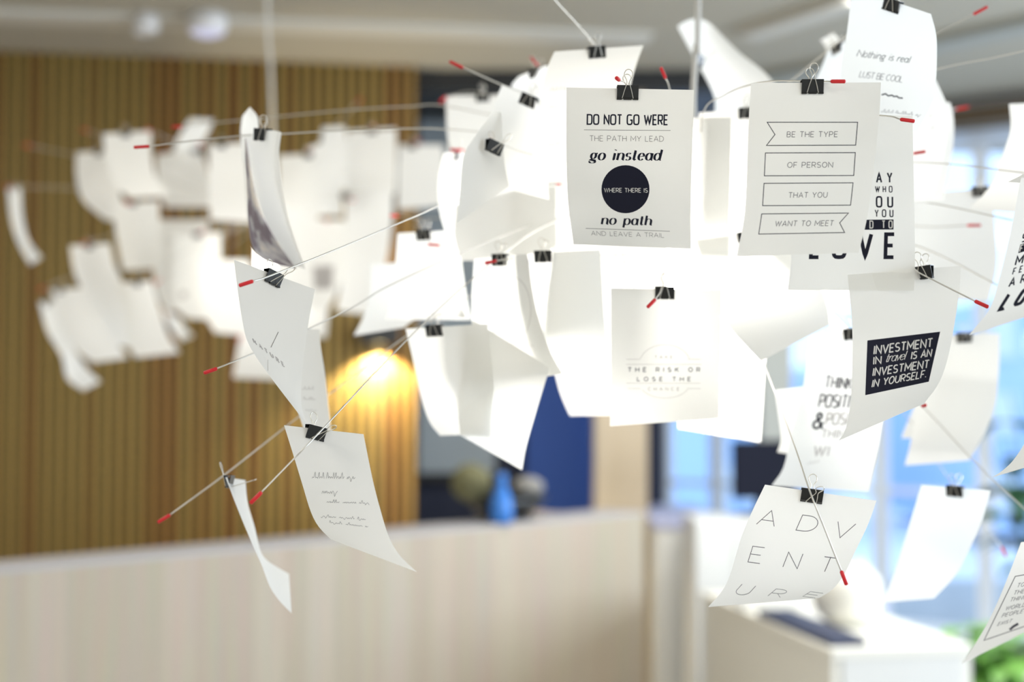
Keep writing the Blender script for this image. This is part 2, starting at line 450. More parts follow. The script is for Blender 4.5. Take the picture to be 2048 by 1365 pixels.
def put_print(sh, items, parent):
    """every line, rule, block or disc of the print becomes a part of its sheet"""
    rng = random.Random(7); out = []
    for it in items:
        k = it[0]; mb = MB()
        if k == 'T':       # text: string, baseline start, baseline end, capital height, style, ink
            _, s, a, b, cap, sty, ink = it
            st, w = text_strokes(s, sty); a = np.array(a, float); b = np.array(b, float); ex = (b - a) / w
            mid = (a + b) / 2; up = sh.up(*mid) * cap
            for pl in st:
                ribbon(mb, sh, [a + ex * x + up * y for x, y in pl], STY[sty]['t'] * cap, 0,
                       .0006 if ink == 'white_ink' else .0003, STY[sty].get('con'))
            nm = 'printed_line' if len(s) > 1 else 'printed_letter'
        elif k == 'L': ribbon(mb, sh, it[1], it[2], 0, .0003); nm = 'printed_rule'; ink = it[3]      # line: points, width, ink
        elif k == 'Q': quad_fill(mb, sh, it[1], 0, .0003); nm = 'printed_block'; ink = it[2]
        elif k == 'O': disc_fill(mb, sh, it[1], it[2], 0, .0003); nm = 'printed_disc'; ink = it[3]
        elif k == 'H':     # unreadable handwriting: from, to, height, ink
            _, a, b, hgt, ink = it; a = np.array(a, float); b = np.array(b, float); L = np.linalg.norm(b - a)
            e = (b - a) / L; up = sh.up(*((a + b) / 2)); x = 0; nm = 'handwritten_line'
            while x < L - 4:
                wl = min(L - x, rng.uniform(16, 38)); pts = []; n = int(wl / 2.4) + 3
                for i in range(n + 1):
                    y = hgt * (rng.choice([.3, .4, .45, .5, 1.15, .45, -.45]) if i % 2 else rng.choice([0, .03, .08]))
                    pts.append(a + e * (x + wl * i / n + .35 * y + rng.uniform(-.8, .8)) + up * y)
                c, _ = catmull(pts, 3 * n); ribbon(mb, sh, list(c), .6, 0, .0003)
                x += wl + rng.uniform(5, 12)
        out.append(mb.build(nm, M[ink], parent))
    return out

# ------------------------------------------------------------------ binder clips (shared meshes)
def clip_meshes():
    b = MB(); hw = .0125
    top, bot, H = .0052, .0008, .0150
    th = .0007
    prof = [(-top, 0), (-bot - th, -H), (-bot, -H), (-top + th, -th), (top - th, -th), (bot, -H), (bot + th, -H), (top, 0)]
    n = len(prof); v = [(x, y, z) for x in (-hw, hw) for y, z in prof]
    f = [(i, (i + 1) % n, n + (i + 1) % n, n + i) for i in range(n)]
    # end caps as strips between the outer and inner outline
    for o in (0, n):
        for q in ((0, 1, 2, 3), (0, 3, 4, 7), (4, 5, 6, 7)): f.append(tuple(o + i for i in q))
    b.add(v, f)
    for sg in (-1, 1):
        for x0, x1 in ((-hw, -.0066), (-.0046, .0046), (.0066, hw)):
            b.tube([(x0, sg * (bot + .0007), -H), (x1, sg * (bot + .0007), -H)], .0012, 8)
    body = b.build('body', M['black_clip'])
    h = MB(); pts = [(-.0062, 0, 0), (-.0056, 0, .001)]
    left = [(-.0056, .003), (-.0042, .0085), (-.0022, .0150), (-.0015, .0185), (-.0022, .0215), (-.0042, .0250), (-.0048, .0280), (-.0040, .0308), (-.0022, .0326), (0, .0332)]
    full = [(-.0064, .0002)] + left + [(-x, z) for x, z in left[::-1][1:]] + [(.0064, .0002)]
    c, _ = catmull(full, 60)
    h.tube([(x, 0, z) for x, z in c], .00055, 6)
    hd = h.build('handle', M['steel'], smooth=True)
    for o in (body, hd): COL.objects.unlink(o)
    return body, hd
CLIP_BODY, CLIP_HANDLE = clip_meshes()
def clip(pos, yaw, roll, label, group, opened=0, scale=1.0):
    e = empty('binder_clip', pos, label, 'clip', group); e.rotation_euler = (0, roll, yaw); e.scale = (scale,) * 3
    b = CLIP_BODY.copy(); link(b); b.parent = e
    for sg in (-1, 1):
        h = CLIP_HANDLE.copy(); link(h); h.parent = e
        h.location = (0, sg * .0026, -.0150)
        tilt = math.radians(17 + (opened if sg < 0 else 0))
        h.rotation_euler = (tilt if sg < 0 else -tilt, 0, 0)
        if opened and sg < 0: h.rotation_euler.z = .25
    return e

NEAR = 'paper sheets on the near lamp'; FAR = 'paper sheets on the far lamp'
def sheet(d, yaw, curl, rails, label, ref, clips=(), prints=None, group=NEAR, mat_='paper', mid=0, kw=None):
    sh = Sheet(d, yaw, curl, rails, mid=mid)
    v, f = sh.mesh()
    o = mesh_obj('paper_sheet', v, f, M[mat_], smooth=True)
    origin_to(o, sh.at(.5, 0)); tag(o, label, 'paper', group)
    if prints:
        for p in put_print(sh, prints, o): p.matrix_parent_inverse = Matrix.Translation(-o.location)
    for c in clips:
        u = c[0]; opt = c[1] if len(c) > 1 else {}
        a, b = sh.at(max(u - .1, 0), 0), sh.at(min(u + .1, 1), 0); t = b - a
        if t.x < 0: t = -t
        yw = math.atan2(t.y, t.x) + opt.get('yaw', 0); ro = -math.atan2(t.z, math.hypot(t.x, t.y)) + opt.get('roll', 0)
        clip(sh.at(u, 0) + Vector((0, 0, .003)), yw, ro, opt.get('label', 'black binder clip holding the ' + ref),
             'binder clips of the near lamp' if group == NEAR else 'binder clips of the far lamp', opt.get('open', 0))
    return sh

# ------------------------------------------------------------------ the setting
def struct(name, mb, mats, loc=None, smooth=False):
    o = mb.build(name, mats, None, smooth, loc); o['kind'] = 'structure'; return o

b = MB(); b.box((.3, 4.5, -.05), (9.2, 15, .1)); struct('floor', b, M['floor'])
b = MB(); b.box((.3, 2.9, CEIL + .05), (9.2, 12.0, .1)); struct('ceiling', b, M['ceiling'])
b = MB(); b.box((-4.25, 2.9, CEIL / 2), (.1, 12.0, CEIL)); struct('wall_left', b, M['white_wall'])
b = MB(); b.box((4.85, 2.9, CEIL / 2), (.1, 12.0, CEIL)); struct('wall_right', b, M['white_wall'])
b = MB(); b.box((.3, -3.05, CEIL / 2), (9.2, .1, CEIL)); struct('wall_front', b, M['white_wall'])

# brown slatted wall behind the counter
EA = P(0, 800, 6.25); EB = P(834, 800, 6.55)
ang = math.atan2(EB.y - EA.y, EB.x - EA.x)
b = MB(); b.box((-1.75, .05, CEIL / 2), (3.5, .06, CEIL), 1)
for k in range(68): b.box((-.0255 - .051 * k, .006, CEIL / 2), (.027, .032, CEIL), 0)
o = struct('wall_back', b, [M['slats'], M['slat_gap']], (EB.x, EB.y, 0)); o.rotation_euler.z = ang

# ceiling strip in front of the slatted wall
T0 = P(-60, 800, 5.62); T1 = P(1300, 800, 6.0)
b = MB(); Lt = (T1 - T0).length; b.box((0, 0, CEIL - .012), (Lt, .15, .024))
o = struct('trim_1', b, M['trim_light'], ((T0.x + T1.x) / 2, (T0.y + T1.y) / 2, 0)); o.rotation_euler.z = math.atan2(T1.y - T0.y, T1.x - T0.x)
for i, (x0, x1, dd, w) in enumerate(((1330, 2300, 6.3, .16), (1500, 2500, 5.0, .10))):
    a, c = P(x0, 800, dd + .9), P(x1, 800, dd - .9); b = MB(); b.box((0, 0, CEIL - .02), ((c - a).length, w, .04))
    o = struct('trim_%d' % (i + 2), b, M['trim_light'] if i else M['grey_pillar'], ((a.x + c.x) / 2, (a.y + c.y) / 2, 0))
    o.rotation_euler.z = math.atan2(c.y - a.y, c.x - a.x)

# passage beyond the slatted wall
b = MB(); b.box((.03, 7.35, CEIL / 2), (1.38, .1, CEIL)); struct('wall_alcove', b, M['dark_blue'])
dA, dB = P(1052, 800, 7.2), P(1196, 800, 7.2)
b = MB(); b.box(((dA.x + dB.x) / 2, 7.24, 1.1), (dB.x - dA.x, .08, 2.2)); struct('door_1', b, M['blue_wall'])
a, c = P(836, 800, 7.2), P(990, 800, 7.2)
b = MB(); b.box((0, 0, .9), (c.x - a.x, .03, 1.84)); b.box((0, -.004, -.01), (c.x - a.x + .02, .05, .04), 1)
o = b.build('glass_board', [M['grey_blue'], M['dark_metal']], None, False, ((a.x + c.x) / 2, 7.27, 1.12))
tag(o, 'tall grey blue panel on the dark wall past the slatted wall', 'panel')
a, c = P(1190, 800, 6.7), P(1294, 800, 6.7)
b = MB(); b.box(((a.x + c.x) / 2, 6.8, CEIL / 2), (c.x - a.x, .22, CEIL)); struct('trim_4', b, M['beige'])
a, c = P(1294, 800, 7.6), P(1326, 800, 7.6)
b = MB(); b.box(((a.x + c.x) / 2, 7.6, CEIL / 2), (c.x - a.x, .12, CEIL)); struct('trim_5', b, M['dark_blue'])

b = MB(); b.box((.28, 6.97, 3.0), (1.5, .70, .10)); struct('trim_8', b, M['dark_metal'])  # dark box added to stand in for the unlit ceiling of the passage
# window wall
WA = P(1322, 800, 8.3); WB = P(2330, 800, 6.75)
wdir = (WB - WA); wdir.z = 0; WL = wdir.length; wang = math.atan2(wdir.y, wdir.x)
def onwall(b, name, mats, kind=None):
    o = b.build(name, mats, None, False, (WA.x, WA.y, 0)); o.rotation_euler.z = wang
    if kind: o['kind'] = kind
    return o
def wx(px):
    """distance along the window wall of the photo column px"""
    t = (px - 1024) / F; dx, dy = wdir.x / WL, wdir.y / WL
    return (t * WA.y - WA.x) / (dx - t * dy)
SILL, HEAD = .30, 2.90
b = MB(); b.box((WL / 2, .08, SILL / 2), (WL, .16, SILL)); b.box((WL / 2, .08, (HEAD + CEIL) / 2), (WL, .16, CEIL - HEAD)); onwall(b, 'wall_window', M['white_wall'], 'structure')
b = MB(); b.box((WL / 2, -.08, SILL + .015), (WL, .26, .03)); onwall(b, 'trim_6', M['white_lacquer'], 'structure')
cols = [1322, 1424, 1530, 1752, 1960, 2330]
for i in range(5):
    x0, x1 = wx(cols[i]), wx(cols[i + 1]); w = x1 - x0; fr = .035
    b = MB()
    b.box((x0 + fr / 2, .06, (SILL + HEAD) / 2), (fr, .07, HEAD - SILL)); b.box((x1 - fr / 2, .06, (SILL + HEAD) / 2), (fr, .07, HEAD - SILL))
    b.box((x0 + w / 2, .06, SILL + fr / 2), (w, .07, fr)); b.box((x0 + w / 2, .06, HEAD - fr / 2), (w, .07, fr))
    b.box((x0 + w / 2, .06, 1.02), (w, .05, .03))
    o = onwall(b, 'window_%d' % (i + 1), M['frame'], 'structure')
    g = MB(); g.add([(x0 + fr, .06, SILL + fr), (x1 - fr, .06, SILL + fr), (x1 - fr, .06, HEAD - fr), (x0 + fr, .06, HEAD - fr)], [(0, 1, 2, 3)])
    g.build('pane', M['glass'], o)
# grey pillar before the window
a, c = P(1521, 800, 6.9), P(1584, 800, 6.9)
b = MB(); b.box(((a.x + c.x) / 2, 6.98, CEIL / 2), (c.x - a.x, .16, CEIL)); struct('trim_7', b, M['grey_pillar'])
# roller blind at the window head
rb = empty('roller_blind', (WA.x, WA.y, 0), 'brown roller blind box above the window with a white strip below', 'blind', rz=wang)
x0, x1 = wx(1790), wx(2300)
b = MB(); b.box(((x0 + x1) / 2, -.06, 2.945), (x1 - x0, .10, .13)); b.build('cassette', M['brown'], rb)
b = MB(); b.box(((x0 + x1) / 2, -.045, 2.84), (x1 - x0 - .04, .004, .10)); b.box(((x0 + x1) / 2, -.045, 2.785), (x1 - x0 - .04, .02, .012)); b.build('fabric', M['blind'], rb)
for z in (2.99, 2.895):
    b = MB(); b.box(((x0 + x1) / 2, -.115, z), (x1 - x0, .012, .018)); b.build('cassette_rib', M['stone'], rb)

# outside
b = MB(); b.box((6, 24, -.2), (60, 26, .1)); struct('ground', b, M['ground'])
def building(x0, x1, y, h, m, label, rows, cols_):
    e = empty('building', ((x0 + x1) / 2, y, 0), label, 'building')
    b = MB(); b.box((0, 2, h / 2), (x1 - x0, 4, h)); b.build('wall', M[m], e)
    for r in range(rows):
        for k in range(cols_):
            q = MB(); q.box((-(x1 - x0) / 2 + (k + .5) * (x1 - x0) / cols_, -.02, (r + .55) * h / rows), ((x1 - x0) / cols_ * .6, .06, h / rows * .55))
            q.build('window', M['facade_light'] if m == 'facade' else M['facade'], e)
    return e
building(2.35, 3.3, 17, 1.75, 'facade', 'blue fronted building outside behind the far window', 2, 3)
building(5.2, 6.9, 16, 2.6, 'facade', 'blue building with pale windows outside the right window', 3, 3)
building(3.6, 5.0, 22, 2.0, 'facade_light', 'pale low building outside between the two blue ones', 2, 3)

# ceiling downlights
for x, lab in ((293, 'white round ceiling spotlight over the slatted wall'), (415, 'bluish ceiling downlight right of the white spotlight')):
    p = P(x, 40, 5.72); e = empty('ceiling_spotlight', (p.x, p.y, CEIL), lab, 'ceiling light')
    b = MB(); wide = x > 300
    b.lathe([(.001, 0), (.075 if wide else .05, 0), (.08 if wide else .05, -.045), (.07 if wide else .046, -.075)], (0, 0, 0)); b.build('housing', M['downlight'], e, True)
    b = MB(); b.lathe([(.001, -.094 if wide else -.07), (.04, -.088 if wide else -.07), (.07 if wide else .046, -.07)], (0, 0, 0)); b.build('lens', M['downlens'] if wide else M['downlight'], e, True)

# up and down wall lamp
n = Vector((math.sin(ang), -math.cos(ang), 0))      # out of the slatted wall
q = P(757, 670, 6.5); tt = (757 - 1024) / F
s0 = EB + Vector((math.cos(ang), math.sin(ang), 0)) * ((tt * EB.y - EB.x) / (math.cos(ang) - tt * math.sin(ang)))
base = Vector((s0.x, s0.y, q.z))
e = empty('wall_lamp', base, 'dark wall lamp throwing warm light on the slatted wall', 'wall lamp', rz=ang)
b = MB(); b.box((0, -.060, 0), (.185, .09, .085), bev=.006); b.build('housing', M['dark_metal'], e)
b = MB(); b.box((0, -.010, 0), (.10, .012, .10)); b.build('wall_plate', M['dark_metal'], e)
for sg, pw in ((-1, 75), (1, 18)):
    b = MB(); b.lathe([(.001, 0), (.028, 0)], (0, -.06, sg * .0435)); b.build('lens', M['sconce_lens'], e)
    l = bpy.data.lights.new('wall_lamp_beam', 'SPOT'); l.energy = pw; l.color = (1, .86, .60); l.spot_size = math.radians(128 if sg < 0 else 84); l.spot_blend = .5; l.shadow_soft_size = .012
    o = link(bpy.data.objects.new('wall_lamp_beam', l)); o.parent = e; o.location = (0, -.085, sg * .05); o.rotation_euler = (0 if sg < 0 else math.pi, 0, 0)

# reception counter
A0 = P(0, 1138, 3.78); A1 = P(1287, 1026, 5.72)
dv = A1 - A0; dang = math.atan2(dv.y, dv.x); DL = math.hypot(dv.x, dv.y); H = 1.05; EXT = 1.2
e = empty('reception_counter', (A1.x, A1.y, 0), 'long reception counter clad in pale oak planks', 'counter', rz=dang)
LL = DL + EXT
b = MB(); b.box((-LL / 2, .03, (H - .012) / 2), (LL, .06, H - .012)); b.build('front_panel', M['planks'], e)
b = MB(); b.box((-LL / 2, .10, H - .006), (LL + .004, .20, .012)); b.build('counter_top', M['lilac_top'], e)
b = MB(); b.box((-.03, .36, (H - .03) / 2), (.06, .60, H - .03)); b.build('end_panel', M['planks'], e)
b = MB(); b.box((-LL / 2, .58, .735), (LL - .1, .62, .03)); b.build('desk_top', M['cream'], e)
def on_counter(x, off=.10, dz=0):
    """point on the counter top under the photo column x"""
    t = (x - 1024) / F; o0 = Vector((A1.x, A1.y, 0)) + Vector((-math.sin(dang), math.cos(dang), 0)) * off
    k = (t * o0.y - o0.x) / (math.cos(dang) - t * math.sin(dang))
    return o0 + Vector((math.cos(dang), math.sin(dang), 0)) * k + Vector((0, 0, H + dz))
p = on_counter(1012, .14)
e = empty('shallow_bowl', p, 'black shallow bowl on the oak counter', 'bowl', rz=dang)
b = MB(); b.lathe([(.001, 0), (.09, 0), (.125, .03), (.185, .082), (.180, .085), (.12, .036), (.001, .016)], (0, 0, 0), 32)
b.v = [(x * 1.0, y * .7, z) for x, y, z in b.v]; b.build('dish', M['black_clip'], e, True)
b = MB(); b.lathe([(.085, 0), (.092, 0), (.092, .008), (.085, .008)], (0, 0, 0), 24); b.build('foot_ring', M['black_clip'], e)
def blob(name, p, r, m, label, cat, sq=(1, 1, 1), seed=1):
    bm = bmesh.new(); bmesh.ops.create_icosphere(bm, subdivisions=3, radius=r); rr = random.Random(seed)
    for v in bm.verts: v.co *= 1 + rr.uniform(-.05, .05)
    v = [(x.co.x * sq[0], x.co.y * sq[1], x.co.z * sq[2]) for x in bm.verts]; f = [[q.index for q in g.verts] for g in bm.faces]; bm.free()
    o = mesh_obj(name, v, f, m, None, True, None, p); return tag(o, label, cat)
blob('moss_ball', on_counter(942, .14, .145), .075, M['olive'], 'olive green moss ball at the left of the black bowl', 'decoration', (1, .8, .95))
blob('stone', on_counter(1056, .14, .115), .052, M['stone'], 'grey beige stone at the right of the black bowl', 'stone', (1.15, .8, .8), 5)
p = on_counter(1003, .02, 0)
e = empty('spray_bottle', p, 'small bright blue bottle on the counter before the black bowl', 'bottle')
b = MB(); b.lathe([(.001, 0), (.034, 0), (.042, .02), (.042, .06), (.034, .10), (.016, .135), (.014, .15)], (0, 0, 0)); b.build('body', M['blue_bottle'], e, True)
b = MB(); b.lathe([(.016, .148), (.018, .152), (.018, .18), (.001, .182)], (0, 0, 0)); b.build('cap', M['blue_bottle'], e, True)

e = empty('shelf_unit', (.80, 6.95, 0), 'low pale shelf unit below the window between counter and cabinet', 'shelf')
b = MB(); b.box((0, 0, .46), (.31, 1.06, .92)); b.build('body', M['white_lacquer'], e)
b = MB(); b.box((0, 0, .935), (.33, 1.08, .03), bev=.004); b.build('shelf_top', M['lavender'], e)
# cabinet with a dark screen beside the window
a, c = P(1388, 800, 5.95), P(1545, 800, 5.95)
e = empty('cabinet', ((a.x + c.x) / 2, 6.15, 0), 'white cabinet on the floor before the window beside the counter', 'cabinet')
w = c.x - a.x
b = MB(); b.box((0, 0, .51), (w, .40, .98), bev=.004); b.box((0, 0, .01), (w - .06, .34, .02)); b.build('body', M['white_lacquer'], e)
for sx in (-1, 1):
    b = MB(); b.box((sx * w / 4, -.207, .51), (w / 2 - .008, .014, .94)); dr = b.build('door', M['white_lacquer'], e)
    b = MB(); b.box((sx * .025, -.22, .62), (.008, .012, .12)); b.build('handle', M['steel'], dr)
p = P(1535, 1000, 6.1)
e = empty('monitor', (p.x - .01, 6.16, 1.0), 'dark computer screen seen from behind on the white cabinet', 'monitor', rz=.35)
b = MB(); b.box((0, 0, .20), (.30, .03, .25), bev=.008); b.build('panel', M['screen'], e)
b = MB(); b.box((0, .02, .05), (.05, .02, .10)); b.build('stand', M['screen'], e)
b = MB(); b.box((0, .03, .006), (.16, .13, .012), bev=.003); b.build('foot', M['screen'], e)

# low white desk at the right
FL = Vector((.958, 4.30, 0)); TLc = Vector((.735, 5.60, 0)); e1 = TLc - FL; dl = e1.length; ra = math.atan2(e1.y, e1.x) - math.pi / 2
e = empty('side_desk', FL, 'low cream and white desk beside the plants', 'desk', rz=ra)
DW = .46
b = MB(); b.box((DW / 2, dl / 2, .735), (DW, dl, .03), bev=.003); b.build('desk_top', M['cream'], e)
b = MB(); b.box((.02, dl / 2, .36), (.03, dl - .02, .72)); b.build('side_panel', M['cream'], e)
b = MB(); b.box((DW - .02, dl / 2, .36), (.03, dl - .02, .72)); b.build('side_panel', M['cream'], e)
b = MB(); b.box((DW / 2, .02, .36), (DW - .075, .03, .72)); b.build('front_panel', M['white_lacquer'], e)
R2 = Matrix.Rotation(ra, 3, 'Z')
def on_desk(x, y, z=0): return FL + R2 @ Vector((x, y, .75 + z))
b = MB(); b.box((0, 0, .012), (.12, .62, .024), bev=.005); o = b.build('folded_cover', M['navy_cloth'], None, False, on_desk(.07, .36)); o.rotation_euler.z = ra + .02
tag(o, 'long folded navy cover along the near edge of the low desk', 'cover')
b = MB(); b.box((0, 0, .015), (.22, .30, .03)); b.box((.01, .02, .033), (.21, .29, .006)); o = b.build('paper_stack', M['white_lacquer'], None, False, on_desk(.13, .93)); o.rotation_euler.z = ra - .25
tag(o, 'loose stack of white papers behind the navy cover', 'papers')
e = empty('vase', on_desk(.24, .45), 'round cream vase on the low desk', 'vase')
b = MB(); b.lathe([(.001, 0), (.06, 0), (.105, .045), (.12, .10), (.105, .16), (.07, .195), (.062, .205), (.058, .2), (.06, .19)], (0, 0, 0), 32); b.build('body', M['cream'], e, True)
b = MB(); b.lathe([(.058, .2), (.062, .205), (.066, .207), (.062, .212), (.056, .206)], (0, 0, 0), 32); b.build('rim', M['cream'], e, True)
b = MB(); b.box((0, 0, .02), (.12, .26, .04), bev=.004); o = b.build('folder', M['lavender'], None, False, on_desk(.395, .75)); o.rotation_euler.z = ra + .1
tag(o, 'pale lavender folder on the low desk behind the vase', 'folder')

# plants
def plant(loc, label, pot_r, pot_h, stems, m, seed, potmat):
    rr = random.Random(seed); e = empty('potted_plant', loc, label, 'plant')
    b = MB(); b.lathe([(.001, 0), (pot_r * .75, 0), (pot_r, pot_h), (pot_r * .93, pot_h), (pot_r * .90, pot_h - .03), (.001, pot_h - .03)], (0, 0, 0), 28); b.build('pot', potmat, e, True)
    b = MB(); b.lathe([(.001, pot_h - .028), (pot_r * .9, pot_h - .028)], (0, 0, 0), 20); b.build('soil', M['soil'], e)
    for i in range(stems['n']):
        a = rr.uniform(0, 2 * math.pi); hh = stems['h'] * rr.uniform(.75, 1.05); lean = stems['lean'] * rr.uniform(.5, 1)
        pts = [Vector((math.cos(a) * lean * t * t + math.cos(a) * .03, math.sin(a) * lean * t * t + math.sin(a) * .03, pot_h - .03 + hh * t)) for t in np.linspace(0, 1, 9)]
        s = MB(); s.tube(pts, [.006 * (1 - .6 * t) for t in np.linspace(0, 1, 9)], 6); st = s.build('stem', m, e, True)
        L = MB()
        for k in range(stems['leaves']):
            t = rr.uniform(.3, 1); p = pts[0].lerp(pts[-1], t); p = pts[min(int(t * 8), 8)]
            la = rr.uniform(0, 2 * math.pi); ll = stems['ll'] * rr.uniform(.7, 1.1); lw = ll * .24; dr = rr.uniform(-.1, .5)
            dx, dy = math.cos(la), math.sin(la); v = []
            for q in range(7):
                u = q / 6; wq = lw * math.sin(math.pi * min(1, u * .9 + .08)) ** .8; z = .45 * ll * u - (.5 + dr) * ll * u * u
                c = p + Vector((dx * ll * u * .9, dy * ll * u * .9, z))
                v += [c + Vector((-dy * wq, dx * wq, .12 * wq)), c, c + Vector((dy * wq, -dx * wq, .12 * wq))]
            L.add(v, [(3 * q + o, 3 * q + o + 1, 3 * q + o + 4, 3 * q + o + 3) for q in range(6) for o in (0, 1)])
        L.build('foliage', m, e, True)
    return e
p = P(1990, 1330, 5.2); plant((p.x, p.y, 0), 'bushy bright green plant beside the low desk', .15, .34, dict(n=12, h=.40, lean=.16, leaves=10, ll=.20), M['leaf'], 3, M['white_lacquer'])
p = P(2090, 950, 6.15); plant((p.x, p.y, 0), 'tall dark green plant standing by the right window', .16, .36, dict(n=5, h=1.15, lean=.26, leaves=8, ll=.24), M['leaf_dark'], 11, M['cream'])

# ------------------------------------------------------------------ the two lamps
def lamp(name, label, hub, cable, wires, glass_r, glass_h, group, glow='glow'):
    """hub: point; cable: points from ceiling to hub; wires: (tip points, path points) in the place"""
    e = empty(name, hub, label, 'lamp', group); inv = Vector(hub)
    b = MB(); c, _ = catmull([tuple(p - inv) for p in cable], 24); b.tube([tuple(x) for x in c], .0048, 8); b.build('cable', M['cable'], e, True)
    b = MB(); z = CEIL - inv.z; q = cable[0] - inv
    b.lathe([(.001, z), (.06, z), (.06, z - .02), (.012, z - .03), (.006, z - .035)], (q.x, q.y, 0), 24); b.build('ceiling_rose', M['cable'], e, True)
    b = MB(); b.lathe([(.004, .06), (.012, .055), (.014, .02), (.05, .015), (.055, .0), (.055, -.012), (.001, -.014)], (0, 0, 0), 28); b.build('hub', M['steel'], e, True)
    b = MB(); b.lathe([(glass_r * .96, -.016), (glass_r, -.02), (glass_r, -.016 - glass_h), (glass_r * .9, -.026 - glass_h), (.001, -.03 - glass_h)], (0, 0, 0), 28); b.build('frosted_glass', M[glow], e, True)
    b = MB(); b.lathe([(.014, .075), (.017, .082), (.014, .089), (.010, .082), (.014, .075)], (0, 0, 0), 16); b.build('cable_grip', M['white_lacquer'], e, True)
    for tip, path in wires:
        d0 = tip[1] - inv; start = d0.normalized() * .05 if True else d0
        pts = [tip[1] - inv] + [p - inv for p in path] + [Vector((start.x, start.y, -.004))]
        q = np.array([tuple(p) for p in pts])
        k = np.vstack([2 * q[0] - q[1], q, 2 * q[-1] - q[-2]]); dense = []
        for i in range(1, len(k) - 2):
            a, bb, c2, d = k[i - 1:i + 3]
            for t in np.linspace(0, 1, 8, endpoint=False):
                dense.append(.5 * (2 * bb + (c2 - a) * t + (2 * a - 5 * bb + 4 * c2 - d) * t * t + (3 * bb - a - 3 * c2 + d) * t ** 3))
        dense.append(q[-1])
        b = MB(); b.tube([tuple(x) for x in dense], .00095, 6); w = b.build('wire', M['wire'], e, True)
        a, c2 = tip[0] - inv, tip[1] - inv
        t = (a - c2); L = t.length; t.normalize()
        a = c2 + t * min(max(L, .016), .021)
        b = MB(); b.tube([c2 - t * .001, c2, c2 + t * .001, a - t * .0012, a - t * .0004, a], [.0014, .0021, .0023, .0023, .0016, .0004], 10); b.build('red_tip', M['red'], w, True)
    return e

